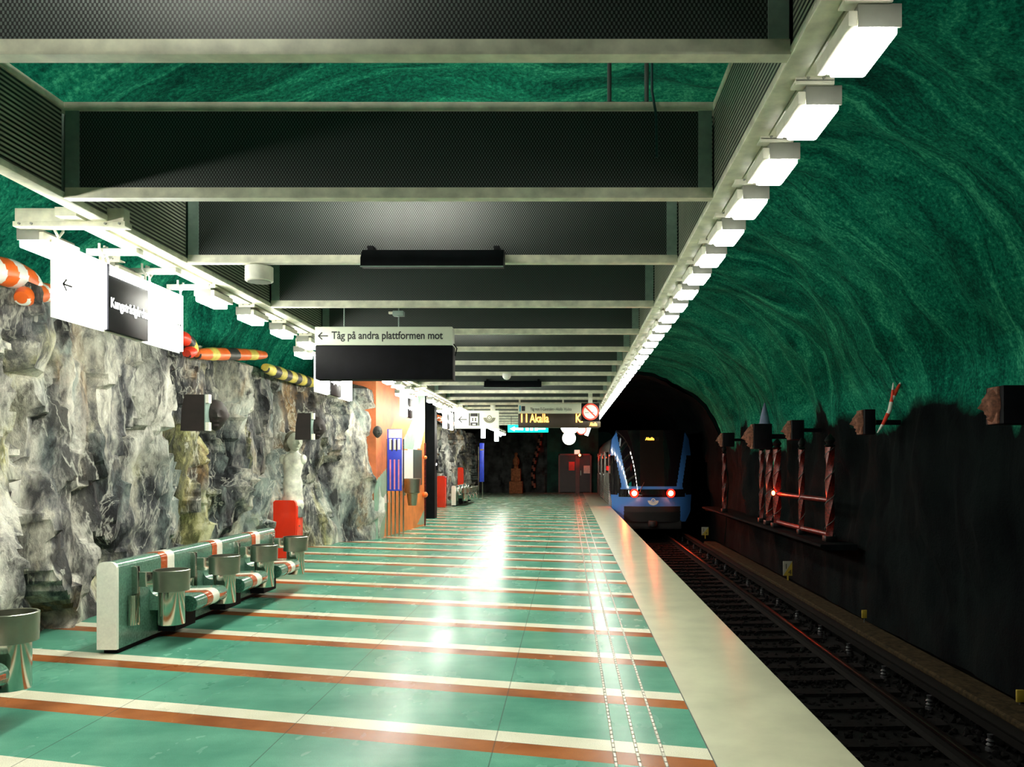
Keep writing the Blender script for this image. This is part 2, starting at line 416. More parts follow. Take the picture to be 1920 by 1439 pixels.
def build_vault():
    KM = TH+20
    ds = [-2+i*.16 for i in range(int(29.2/.16)+1)]
    def strip(name, ds, k0, k1, mt, shrink=0):
        b = MB(); uvl = b.bm.loops.layers.uv.new('UVMap'); G = []; A = []
        for d in ds:
            row = []; acc = 0; prev = None; ar = []
            for k in range(0, k1+1):
                p = vault_pt(d, k)
                if shrink:
                    A_, c_ = vault_prof(d); p.z -= shrink*max(0, min(1, (p.z-1.0)/2)); p.x -= shrink*(p.x-c_)/4
                if prev is not None: acc += (p-prev).length
                prev = p
                if k >= k0: row.append(b.bm.verts.new(p)); ar.append(acc)
            G.append(row); A.append(ar)
        for i in range(len(ds)-1):
            for j in range(len(G[0])-1):
                f = b.bm.faces.new((G[i][j], G[i+1][j], G[i+1][j+1], G[i][j+1])); f.smooth = True
                for lp, (ii, jj) in zip(f.loops, ((i, j), (i+1, j), (i+1, j+1), (i, j+1))): lp[uvl].uv = (A[ii][jj], ds[ii])
        return tag(b.build(name, mt), kind='structure')
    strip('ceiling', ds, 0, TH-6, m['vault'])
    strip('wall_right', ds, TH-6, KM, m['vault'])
    far = [27.15+i*.5 for i in range(90)]
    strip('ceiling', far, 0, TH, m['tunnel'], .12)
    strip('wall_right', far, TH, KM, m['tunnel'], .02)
build_vault()
# back wall behind the camera, rock end wall, track bed
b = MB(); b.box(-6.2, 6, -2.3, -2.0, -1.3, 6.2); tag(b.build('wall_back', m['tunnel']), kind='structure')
b = MB(); ny = 60
G = []
for i in range(ny+1):
    x = -5.4+(1.55+5.4)*i/ny; row = []
    for j in range(40):
        z = j*.13; f = rock_disp(x*.9+50, z)*1.0
        row.append(b.bm.verts.new((x, 43.0+(f*.8 if x < -1.2 else .1*noise.noise(Vector((x, z, 0)))), z)))
    G.append(row)
for i in range(ny):
    for j in range(39):
        f = b.bm.faces.new((G[i][j], G[i+1][j], G[i+1][j+1], G[i][j+1])); f.material_index = 0 if G[i][j].co.x < -1.2 else 1
m['endrock'] = M('dark_end_rock', (.05, .052, .05), .8, 0, .8, 2.2, .8)
m['endgreen'] = M('end_wall_green_paint', (.008, .06, .04), .8, 0, .7, 1.2, .5)
tag(b.build('wall_front', [m['endrock'], m['endgreen']]), kind='structure')
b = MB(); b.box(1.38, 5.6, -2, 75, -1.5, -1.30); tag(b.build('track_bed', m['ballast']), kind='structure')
# loose ballast stones
b = MB(); rnd = random.Random(3)
for i in range(5200):
    y = 2.5+26*rnd.random()**1.6; x = 1.7+2.7*rnd.random(); r = .018+.028*rnd.random()
    mt = Matrix.Translation((x, y, -1.29+r*.3)) @ Matrix.Rotation(rnd.random()*6, 4, Vector((rnd.random(), rnd.random(), 1)))
    g = bmesh.ops.create_icosphere(b.bm, subdivisions=1, radius=r, matrix=mt)['verts']
    for v in g: v.co += Vector((rnd.uniform(-1, 1), rnd.uniform(-1, 1), rnd.uniform(-.6, .6)))*r*.25
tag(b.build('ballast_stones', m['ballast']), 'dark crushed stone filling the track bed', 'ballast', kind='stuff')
# rails and sleepers
for x, w in ((2.18, 'near rail close below the platform edge'), (3.60, 'far rail with a red gleam along its head')):
    b = MB(); prof = [(x-.06, -1.24), (x+.06, -1.24), (x+.012, -1.21), (x+.012, -1.145), (x+.034, -1.125), (x+.034, -1.10), (x+.02, -1.095), (x-.02, -1.095), (x-.034, -1.10), (x-.034, -1.125), (x-.012, -1.145), (x-.012, -1.21)]
    b.prism(prof, -1.5, 74, mfun=lambda i: 0 if i in (5, 6, 7, 4, 8) else 1, mi=1)
    tag(b.build('rail', [m['rail'], m['railside']]), 'steel running rail, the '+w, 'rail')
sl = None
for i in range(48):
    y = 2.6+i*.62
    if sl is None:
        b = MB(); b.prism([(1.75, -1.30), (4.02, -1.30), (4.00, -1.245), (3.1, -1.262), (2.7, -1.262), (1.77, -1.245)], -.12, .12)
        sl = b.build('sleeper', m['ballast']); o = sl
    else:
        o = sl.copy(); COL.objects.link(o)
    o.location = (0, y, 0); tag(o, 'dark concrete sleeper lying under the two running rails', 'sleeper', 'sleepers under the track')
t = thing('third_rail', 'dark covered conductor rail on pale insulators beside the far rail', 'third rail', (4.18, 0, -1.3))
MB().prism([(-.04, .16), (.04, .16), (.05, .24), (.02, .26), (-.02, .26), (-.05, .24)], -1.5, 60).build('conductor', m['railside'], t)
MB().prism([(-.07, .27), (.07, .27), (.08, .29), (.05, .305), (-.05, .305), (-.08, .29)], -1.5, 60).build('cover', m['railside'], t)
ip = None
for i in range(30):
    if ip is None:
        ip = MB().lathe([(.045, 0), (.045, .03), (.022, .04), (.04, .06), (.022, .08), (.04, .10), (.022, .12), (.03, .16)], (0, 0, 0), 10).build('insulator', m['insul'], t); o = ip
    else:
        o = ip.copy(); COL.objects.link(o); o.parent = t
    o.location = (-.10, 2.6+i*1.35, .02)
b = MB(); b.prism([(4.42, -1.3), (4.42, -1.06), (4.44, -1.04), (4.80, -1.04), (4.82, -1.3)], -1.5, 27)
tag(b.build('cable_trough', m['trough']), 'low dusty brown cable trough along the foot of the right wall', 'cable trough')
# small wall ledge under the columns
b = MB(); b.prism([(4.35, .06), (4.37, .10), (5.0, .10), (5.0, .0), (4.45, .0)], 14.3, 27)
tag(b.build('stone_ledge', m['tunnel']), 'dark stone ledge on the right wall carrying the iron columns', 'ledge')

# ---------------------------------------------------------------- ceiling frame
ZB = EYE+1.38
YB = [118, 378, 497, 578, 628, 660, 685, 705, 723, 738, 750, 760]
DB = [2139/(VY-y) for y in YB]
DB += [DB[-1]+1.45*k for k in range(1, 8)]
XL, XR = -2.62, .75
def beam(i, d):
    t = thing('ceiling_crossbeam', 'wide perforated ceiling crossbeam with pale rails, the %s from the camera' % ordinal(i+1), 'crossbeam', (0, d-.06, ZB), 0, 'crossbeams of the ceiling frame')
    h = .50
    MB().prism([(0, 0), (0, .010), (.012, .010), (.012, .058), (.060, .058), (.060, 0)], XL, XR, 'x').build('bottom_rail', m['cream'], t)
    MB().prism([(.006, h), (.006, h-.045), (.055, h-.045), (.055, h)], XL, XR, 'x').build('top_rail', m['cream'], t)
    for x0, x1 in ((XL+.005, XL+.075), (XR-.075, XR-.005)):
        MB().box(x0, x1, .006, .055, .058, h-.045).build('stile', m['greygreen'], t)
    MB().box(XL+.075, XR-.075, .016, .022, .058, h-.045).build('perforated_panel', m['mesh'], t)
    MB().box(XL+.08, XR-.08, .024, .054, .06, h-.047).build('absorber', m['absorber'], t)
for i, d in enumerate(DB): beam(i, d)
YA, YZ = 1.2, DB[-1]+.2
for s, x, nm in ((-1, XL, 'left'), (1, XR, 'right')):
    t = thing('side_girder', 'long %s ceiling girder with perforated side panels and pale bottom chord' % nm, 'girder', (x, 0, ZB), 0, 'side girders of the ceiling frame')
    a, c = (0, s*.05)
    MB().box(min(0, s*.09), max(0, s*.09), YA, YZ, 0, .035, .004).build('bottom_chord', m['cream'], t)
    MB().box(min(0, s*.05), max(0, s*.05), YA, YZ, .46, .50, .004).build('top_chord', m['cream'], t)
    ds = [1.3]+DB
    for q in range(len(ds)-1):
        MB().box(min(.004*s, s*.010), max(.004*s, s*.010), ds[q]+.01, ds[q+1]-.07, .04, .455).build('side_panel', m['litmesh'], t)
    MB().box(min(s*.035, s*.045), max(s*.035, s*.045), YA, YZ, .036, .459).build('outer_plate', m['greygreen'], t)
# hanger rods above the frame
for (x, d, w) in ((.22, 4.45, 'left'), (.42, 4.45, 'right')):
    t = thing('ceiling_hanger', 'dark steel rod holding the second crossbeam from the green vault, the %s of two' % w, 'hanger', (x, d, ZB+.5))
    MB().cyl((0, 0, 0), (0, 0, 2.2), .012, 10).build('rod', m['rod'], t)
    MB().box(-.03, .03, -.03, .03, -.004, .06, .004).build('clamp', m['rod'], t)
b = MB(); b.tube([(.44, 4.27, 5.4), (.43, 4.27, 3.7), (.43, 4.26, 3.42), (.452, 4.262, 3.3), (.455, 4.262, 3.08)], .007, 8)
tag(b.build('hanging_cable', M('teal_cable', (.01, .05, .05), .4)), 'thin dark teal cable dangling over the second crossbeam', 'cable')
# round ventilation duct above
b = MB(); b.lathe([(1.5, 0), (1.62, .0), (1.7, .15), (1.7, .5), (1.5, .5)], (0, 0, 0), 48)
o = b.build('ceiling_duct', m['tunnel']) if False else None

# ---------------------------------------------------------------- lamps
def lamp_proto(s, L, deep, dm):
    """s=+1: outer side towards +x ; local origin at near inner lower corner"""
    t = thing('ceiling_lamp', '', 'lamp')
    def X(a, b): return (min(a*s, b*s), max(a*s, b*s))
    x0, x1 = X(0, .13)
    b = MB(); b.box(x0, x1, 0, L, .012, .065, .006); b.box(x0, x1, -.004, .004, -.006, .064, .002); b.box(x0, x1, L-.004, L+.004, -.006, .064, .002); b.build('housing', m['cap'], t)
    xa, xb = X(.006, .124)
    MB().box(xa, xb, .008, L-.008, -deep, .012, .010).build('diffuser', dm, t)
    xa, xb = X(-.030, -.002)
    MB().box(xa, xb, -.008, L+.008, -.006, .040, .003).build('side_rail', m['cream2'], t)
    xa, xb = X(-.045, .095)
    b = MB(); b.box(xa, xb, -.030, -.018, .055, .150, .003)
    b.box(xa, xb, -.03, .045, .066, .074, .002)
    for q in (.0, .055): b.cyl((s*q, -.036, .078), (s*q, -.029, .078), .006, 8, mi=1)
    b.build('bracket', [m['cream2'], m['cap']], t)
    return t
m['diffuser2'] = M('bulged_lamp_diffuser', (.9, .9, .88), .4, emit=LAMP*1.1, ecol=(1.0, .985, .87))
L1 = lamp_proto(1, .30, .022, m['diffuser']); L2 = lamp_proto(-1, .34, .046, m['diffuser2'])
n = 0; d = 2.45-.53*2
while d < 27:
    o = L1 if n == 0 else copy_tree(L1)
    o.location = (.857-.0035*(d-2.5), d, EYE+1.30)
    n += 1; tag(o, 'bright rectangular lamp over the platform edge, the %s of the right-hand row' % ordinal(n), None, 'lamps of the right-hand row')
    d += .53
LR = n
n = 0; d = 4.78-.8*4
CL = [(4.84, 6.41), (9.84, 11.4), (14.84, 16.4), (19.84, 21.4)]
while d < 36:
    inc = d < 4.7 or any(a-.3 < d < b_-.3 for a, b_ in CL)
    o = L2 if n == 0 else copy_tree(L2)
    o.location = (-3.06 if inc else -2.76, d, EYE+1.30)
    n += 1; tag(o, 'bright rectangular lamp on the rock wall side, the %s of the left-hand row' % ordinal(n), None, 'lamps of the left-hand row')
    d += .8
# lamp rail that carries the left lamps
b = MB(); b.prism([(-2.86, ZB+.0), (-2.74, ZB+.0), (-2.74, ZB+.05), (-2.86, ZB+.05)], 4.6, 36)
b.prism([(.80, ZB-.004), (.93, ZB-.004), (.93, ZB+.03), (.80, ZB+.03)], 1.2, 27.5) if False else None
tag(b.build('lamp_rail', m['cream']), 'long pale rail beside the left girder carrying the lamps', 'rail')
b = MB(); b.prism([(.845, ZB-.0), (.94, ZB-.0), (.94, ZB+.035), (.845, ZB+.035)], 1.2, 27.5)
tag(b.build('lamp_rail', m['cream']), 'long pale rail outside the right girder carrying the lamps', 'rail')

# ---------------------------------------------------------------- station name signs on the left
def board(name, label, x, y0, y1, z0, z1, face, grp):
    t = thing(name, label, 'sign', (x, (y0+y1)/2, z0), 0, grp)
    hw = (y1-y0)/2; h = z1-z0
    MB().box(-.02, .012, -hw, hw, 0, h, .003).build('panel', face, t)
    MB().prism([(-hw-.008, -.012), (hw+.008, -.012), (hw+.008, h+.012), (-hw-.008, h+.012)], -.028, -.02, 'x').build('back_plate', m['cream2'], t)
    for yy in (-hw+.02, hw-.02):
        MB().tube([(0, yy, h+.0), (0, yy, h+.035), (-.0, yy-.045, h+.075), (0, yy-.045, h+.11)], .008, 8).build('hanger_arm', m['white'], t)
        MB().tube([(0, yy, h+.03), (-.0, yy+.045, h+.075), (0, yy+.045, h+.11)], .008, 8).build('hanger_arm', m['white'], t)
    return t, hw, h
RX = (math.pi/2, 0, math.pi/2); RF = (math.pi/2, 0, 0)
def arrow(b, cx, cz, s, facing, mi=0, y=0, left=True):
    """flat arrow, facing 'y' (towards the camera) or 'x' (towards the platform)"""
    k = 1 if left else -1
    def bar(a, c, w):
        a = Vector(a); c = Vector(c); dv = (c-a).normalized(); nrm = Vector((-dv.y, dv.x))*w/2
        pr = [a+nrm, c+nrm, c-nrm, a-nrm]
        b.prism([(p.x, p.y) for p in pr], y-.002, y+.001, 'y' if facing == 'y' else 'x', mi)
    bar((cx-k*s*.5, cz), (cx+k*s*.5, cz), s*.13)
    bar((cx-k*s*.54, cz-s*.04), (cx-k*s*.12, cz+s*.38), s*.13); bar((cx-k*s*.54, cz+s*.04), (cx-k*s*.12, cz-s*.38), s*.13)
WH = ['nearest', 'second', 'third', 'farthest']
for ci, (a, e) in enumerate(CL):
    g = 'hanging boards of the %s sign group on the left' % WH[ci]
    z0, z1 = 2.37, 2.80
    t, hw, h = board('exit_board', 'glowing white board with a small left arrow, near end of the %s left sign group' % WH[ci], -3.0, a, a+.51, z0, z1, m['lightbox'], g)
    b = MB(); arrow(b, -hw+.09, h*.45, .09, 'x', y=.014); b.build('arrow', m['ink'], t)
    t, hw, h = board('station_name_board', 'dark board reading Kungsträdgården between two white boards, %s left sign group' % WH[ci], -3.0, a+.53, a+1.04, z0, z1, m['signdark'], g)
    MB().box(.013, .016, -hw+.01, hw-.01, h-.07, h-.005).build('light_strip', m['lightbox'], t)
    text_part('Kungsträdgården', .092, m['textlit'], t, (.014, -hw+.022, h*.36), RX, xs=.78, bold=.0016, depth=.001, name='lettering')
    t, hw, h = board('exit_board', 'glowing white board with a small right arrow, far end of the %s left sign group' % WH[ci], -3.0, a+1.06, a+1.57, z0, z1, m['lightbox'], g)
    b = MB(); arrow(b, hw-.08, h*.45, .08, 'x', y=.014, left=False); b.build('arrow', m['ink'], t)
    # cross arms
    t = thing('sign_crossarm', 'long pale box arm holding the near end of the %s left sign group' % WH[ci], 'bracket', (-3.15, a-.14, ZB-.0), 0, 'arms over the left signs')
    b = MB(); b.box(0, .62, 0, .07, .0, .075, .004); b.box(-.01, .63, -.004, .074, -.03, 0, .003); b.build('arm', m['cream'], t)
    b = MB()
    for q in (.03, .10, .52, .60): b.cyl((q, -.012, -.015), (q, 0, -.015), .007, 8)
    b.build('bolts', m['cap'], t)
    for k, dd in enumerate((a+.50, a+1.03, a+1.56)):
        t = thing('sign_crossarm', 'short white arm above the %s board of the %s left sign group' % (('near', 'middle', 'far')[k], WH[ci]), 'bracket', (-3.10, dd, ZB-.03), 0, 'arms over the left signs')
        MB().box(0, .34, -.03, .03, 0, .035, .004).build('arm', m['white'], t)
        MB().box(.26, .34, -.06, -.03, 0, .16, .004).build('upright', m['cream2'], t)
    # guard screens on the girder side
    t = thing('mesh_guard', 'small perforated guard screen behind the %s left sign group' % WH[ci], 'guard', (-2.72, a+.1, ZB+.04), 0)
    MB().box(-.004, .004, 0, 1.0, 0, .14).build('screen', m['mesh'], t)
    MB().prism([(-.006, -.012), (.006, -.012), (.006, 0), (-.006, 0)], 0, 1.0).build('frame', m['cream'], t)

# ---------------------------------------------------------------- hanging signs facing the camera
t = thing('platform_sign', 'hanging sign reading Tåg på andra plattformen mot above a blank black display', 'sign', P(720, 712, 7.5))
w = 258*7.5/F/2; hb = (712-648)*7.5/F; ht = 99*7.5/F
MB().box(-w, w, 0, .16, 0, hb, .006).build('display_case', m['black'], t)
MB().box(-w-.002, w-.004, -.006, .15, hb, ht, .006).build('text_strip', m['signwhite'], t)
b = MB(); arrow(b, -w+.075, (hb+ht)/2, .085, 'y', y=-.0075); b.build('arrow', m['ink'], t)
text_part('Tåg på andra plattformen mot', .098, m['ink'], t, (-w+.15, -.0075, (hb+ht)/2-.027), RF, xs=.845, bold=.0016, depth=.001)
for x in (-.38, .12):
    MB().cyl((x-.0, .07, ht), (x, .07, ZB-2.26+EYE-EYE+.0+.2), .006, 8).build('hanger_rod', m['greygreen'], t)
MB().tube([(w, .05, hb+.02), (w+.03, .05, hb-.02), (w+.015, .05, hb-.09)], .006, 8).build('cable', m['black'], t)

t = thing('destination_display', 'dark amber-lettered train display showing 11 Akalla under a pale strip', 'sign', P(1048, 802, 19))
k = 19/F; w = 153*k/2; hb = (802-776)*k; ht = 45*k
MB().box(-w, w, 0, .25, 0, hb, .01).build('display_case', M('display_case_dark', (.035, .022, .012), .4), t)
MB().box(-w, w-.42, -.01, .22, hb, ht, .01).build('text_strip', m['signwhite'], t)
text_part('11', .27, m['led'], t, (-w+.03, -.012, .12), RF, bold=.004, xs=.8, name='line_number')
text_part('Akalla', .27, m['led'], t, (-w+.27, -.012, .12), RF, bold=.004, xs=.66)
text_part('Kr', .27, m['led'], t, (w-.56, -.012, .12), RF, bold=.004, xs=.75)
text_part('Tåg mot T-Centralen - Akalla  Hjulsta', .10, m['ink'], t, (-w+.28, -.013, hb+.07), RF, xs=.62)
b = MB(); b.box(-w+.03, -.07-w+.13+.0, -.014, -.01, hb+.05, ht-.05, mi=1); b.box(-w+.08, -w+.16, -.014, -.01, hb+.06, ht-.06); b.build('pictogram', [m['ink'], M('sign_cyan', (.05, .4, .6), .4)], t)
for x in (-w+.03, w*.1): MB().box(x-.02, x+.02, .08, .12, ht, ht+.12).build('hanger', m['cream'], t)
t = thing('prohibition_sign', 'round white sign with red ring and slash in front of the destination display', 'sign', P(1107, 790, 17.2))
k = 17.2/F
MB().box(-17*k, 17*k, .02, .06, 0, 34*k, .004).build('backing', m['black'], t)
def disc(b, r, y0, y1, z, mi=0, n=32, x=0):
    b.prism([(x+r*math.cos(2*math.pi*i/n), z+r*math.sin(2*math.pi*i/n)) for i in range(n)], y0, y1, 'y', mi)
b = MB(); disc(b, 16*k, 0, .012, 17.5*k); b.build('ring', m['redpaint'], t)
b = MB(); disc(b, 13*k, -.004, .0, 17.5*k); b.build('disc', m['white'], t)
b = MB(); a = 10*k; cz = 17.5*k; q = 1.4*k
b.prism([(-a-q*.7, cz+a-q*.7), (-a+q*.7, cz+a+q*.7), (a+q*.7, cz-a+q*.7), (a-q*.7, cz-a-q*.7)], -.007, -.004, 'y'); b.build('slash', m['redpaint'], t)
b = MB(); b.box(-10*k, -3*k, -.006, -.0045, cz-2*k, cz-1.2*k); b.box(1*k, 7*k, -.006, -.0045, cz-1.5*k, cz-.7*k); b.build('pictogram', m['ink'], t)
MB().box(-4*k, 4*k, .03, .05, 34*k, 34*k+.22).build('hanger', m['cream2'], t)
t = thing('small_led_sign', 'small amber LED sign at the lower right of the prohibition sign', 'sign', P(1114, 801, 18.2))
k = 18.2/F
MB().box(-11*k, 12*k, 0, .08, 0, 10*k, .004).build('display_case', M('led_case_brown', (.09, .07, .04), .5), t)
text_part('Akalla', .105, m['led'], t, (-8*k, -.004, 2.2*k), RF, xs=.62, bold=.003)

t = thing('lift_sign', 'white hanging sign with left arrow, lift pictogram and winged emblem', 'sign', P(893.5, 804, 20.5))
k = 20.5/F; w = 41.5*k; h = 34*k
m['signlit'] = M('softly_lit_sign', (.8, .82, .66), .4, var=.02, emit=.35, ecol=(.85, .95, .75))
MB().box(-w, w, 0, .10, 0, h, .008).build('panel', m['signlit'], t)
b = MB(); arrow(b, -w+.21, h*.5, .20, 'y', y=-.003); b.build('arrow', m['ink'], t)
b = MB(); x = -.06
b.box(x-.13, x-.10, -.006, 0, .07, h-.07); b.box(x+.10, x+.13, -.006, 0, .07, h-.07)
b.box(x-.09, x+.09, -.006, 0, .07, .15); b.box(x-.09, x+.09, -.006, 0, h-.15, h-.07)
b.box(x-.05, x-.02, -.006, 0, .18, .27); b.box(x+.02, x+.05, -.006, 0, .18, .27); b.box(x-.04, x+.04, -.008, -.006, .09, .12, mi=1); b.build('lift_pictogram', [m['ink'], m['signlit']], t)
def emblem(b, cx, cz, r, y, mi=0, mj=1):
    n = 24
    up = [(cx+r*math.cos(math.pi+math.pi*i/n), cz+r*.15+r*math.sin(math.pi+math.pi*i/n)*.9) for i in range(n+1)]
    inn = [(cx+r*.45*math.cos(math.pi+math.pi*i/n), cz+r*.15+r*.45*math.sin(math.pi+math.pi*i/n)) for i in range(n+1)][::-1]
    b.prism(up+inn, y-.004, y, 'y', mi)
    disc(b, r*.40, y-.005, y, cz+r*.15, mi, 24, cx); disc(b, r*.24, y-.008, y-.005, cz+r*.15, mj, 20, cx); disc(b, r*.1, y-.010, y-.008, cz+r*.15, mi, 12, cx)
b = MB(); emblem(b, .32, h*.55, .15, -.001, 0, 1); b.build('emblem', [M('emblem_grey', (.28, .28, .2), .5), m['signlit']], t)
for x in (-.42, .40): MB().box(x-.06, x+.06, .02, .08, h, h+.20, .004).build('hanger', m['cream2'], t)

t = thing('exit_sign', 'glowing green emergency exit sign hanging behind the destination display', 'sign', P(990, 811, 24))
k = 24/F; w = 38*k
MB().box(-w, w, 0, .08, 0, 14*k, .006).build('panel', m['exit'], t)
b = MB(); b.prism([(-w+.07, .10), (-w+.20, .17), (-w+.20, .13), (-w+.45, .14), (-w+.45, .06), (-w+.20, .07), (-w+.20, .03)], -.006, 0, 'y')
for i in range(3):
    x = -w+.52+i*.13; b.box(x, x+.09, -.006, 0, .05, .15, .01)
b.box(.28, w-.08, -.006, 0, .08, .12); b.build('pictogram', m['exitwhite'], t)
for x in (-w+.1, w-.1): MB().cyl((x, .04, 14*k), (x, .04, 14*k+.25), .008, 8).build('hanger_rod', m['rod'], t)
for (px, py, dd, r, lab) in ((1067, 822, 30, 13, 'round glowing platform clock farther away, lower in view'), (1068, 798, 23, 18, 'round glowing platform clock nearer, half hidden by the display')):
    k = dd/F; t = thing('platform_clock', lab, 'clock', P(px, py, dd), 0, 'clocks hanging over the platform')
    b = MB(); disc(b, r*k, -.03, .08, 0); b.build('case', m['cream2'], t)
    b = MB(); disc(b, r*k*.94, -.04, -.03, 0); b.build('clock_face', m['clock'], t)
    b = MB(); b.box(-.008, .008, -.046, -.041, -.02, r*k*.7); b.box(-.008, r*k*.45, -.05, -.046, -.008, .008); b.build('hands', m['rod'], t)
    MB().cyl((0, .02, r*k), (0, .02, r*k+.3), .012, 8).build('hanger_rod', m['rod'], t)
t = thing('prohibition_sign', 'small round red-ringed sign far behind beside the two clocks', 'sign', P(1090, 806, 26))
b = MB(); disc(b, .17, 0, .02, 0); b.build('ring', m['redpaint'], t)
b = MB(); disc(b, .135, -.005, 0, 0); b.build('disc', m['signlit'], t)
for i, (px, y0, y1, tilt, dd) in enumerate(((906, 800, 822, 0, 25), (931, 804, 828, 0, 27), (941, 807, 817, .9, 29), (1099, 801, 817, -.35, 29))):
    a = P(px, y0, dd); c = P(px, y1, dd); L = (a-c).length
    t = thing('tube_lamp', ('short glowing tube lamp hanging under the lift sign, leftmost', 'short glowing tube lamp under the lift sign, longest and middle one',
              'slanting short tube lamp right of the lift sign', 'slanting tube lamp right of the small red sign')[i], 'lamp', c, 0, 'small tube lamps in the distance')
    tp = Vector((-L*math.sin(tilt), 0, L*math.cos(tilt)))
    MB().tube([(0, 0, 0), tp*.5, tp], .07, 12).build('tube', m['clock'], t)
    MB().cyl(tp, tp*1.1, .08, 12).build('cap', m['cream2'], t)
    MB().cyl(tp*1.05, (tp.x, 0, ZB+.02-c.z), .010, 8).build('hanger_rod', m['rod'], t)

# added unseen lamps on top of the frame, put in to brighten the vault
m['addedfill'] = M('added_fill_tube', (.9, .9, .88), .4, var=0, emit=170, ecol=(1.0, .985, .87))
for i, (x, d) in enumerate(((-1.4, 1.9), (-1.2, 4.75), (-1.2, 9.4), (-1.2, 14.9))):
    t = thing('added_vault_fill', 'added unseen fill lamp on top of the frame brightening the green vault, the %s from the camera' % ordinal(i+1), 'lamp', (x, d, ZB+.47), 0)
    MB().prism([(-.45, 0), (.45, 0), (.45, .07), (.44, .07), (.44, .01), (-.44, .01), (-.44, .07), (-.45, .07)], -.07, .07).build('trough', m['cream'], t)
    MB().cyl((-.42, 0, .035), (.42, 0, .035), .018, 12).build('tube', m['addedfill'], t)
# boxes, domes, detectors under the beams
for (d, x0, x1, lab) in ((DB[2]-.10, (680-VX)*5.6/F, (945-VX)*5.6/F, 'long black projector box under the third crossbeam'),
                         (DB[8]-.1, (908-VX)*14.4/F, (1015-VX)*14.4/F, 'long black box under the ninth crossbeam, far away')):
    t = thing('projector_box', lab, 'box', ((x0+x1)/2, d, ZB-.02), 0); w = (x1-x0)/2
    MB().prism([(-.10, -.035), (-.02, -.035), (.07, .02), (.07, .085), (-.05, .085), (-.10, .02)], -w, w, 'x').build('case', m['black'], t)
    MB().box(-w, w, -.105, -.098, -.042, -.034).build('edge_strip', m['greygreen'], t)
    for x in (-w+.05, w-.05): MB().box(x-.02, x+.02, -.03, .06, .08, .12).build('bracket', m['black'], t)
t = thing('loudspeaker', 'short white cylindrical ceiling speaker under the third crossbeam on the left', 'speaker', P(486, 515, 5.75))
b = MB(); b.lathe([(.088, -.05), (.094, -.045), (.094, .05), (.085, .055)], (0, 0, 0), 28); b.build('body', m['cream2'], t)
b = MB(); b.lathe([(.078, -.054), (.078, -.051)], (0, 0, 0), 28); b.build('grille', m['cap'], t)
for (px, py, d, r, lab) in ((950, 706, 12.9, .065, 'small white dome detector in front of the ninth crossbeam'), (484, 505, 0, 0, '')):
    if not r: continue
    t = thing('dome_detector', lab, 'detector', P(px, py, d))
    MB().lathe([(.065, .03), (.068, .01), (.06, -.02), (.04, -.045), (.01, -.055)], (0, 0, 0), 24).build('dome', m['white'], t)
    MB().lathe([(.07, .028), (.07, .045)], (0, 0, 0), 24).build('base', m['cream2'], t)
t = thing('junction_box', 'small grey box under the fourth crossbeam above the platform sign', 'box', P(746, 592, 7.45))
MB().box(-.05, .05, 0, .07, 0, .045, .006).build('body', m['greygreen'], t)
MB().box(-.09, -.05, .02, .05, .02, .04, .003).build('cable_gland', m['cream'], t)

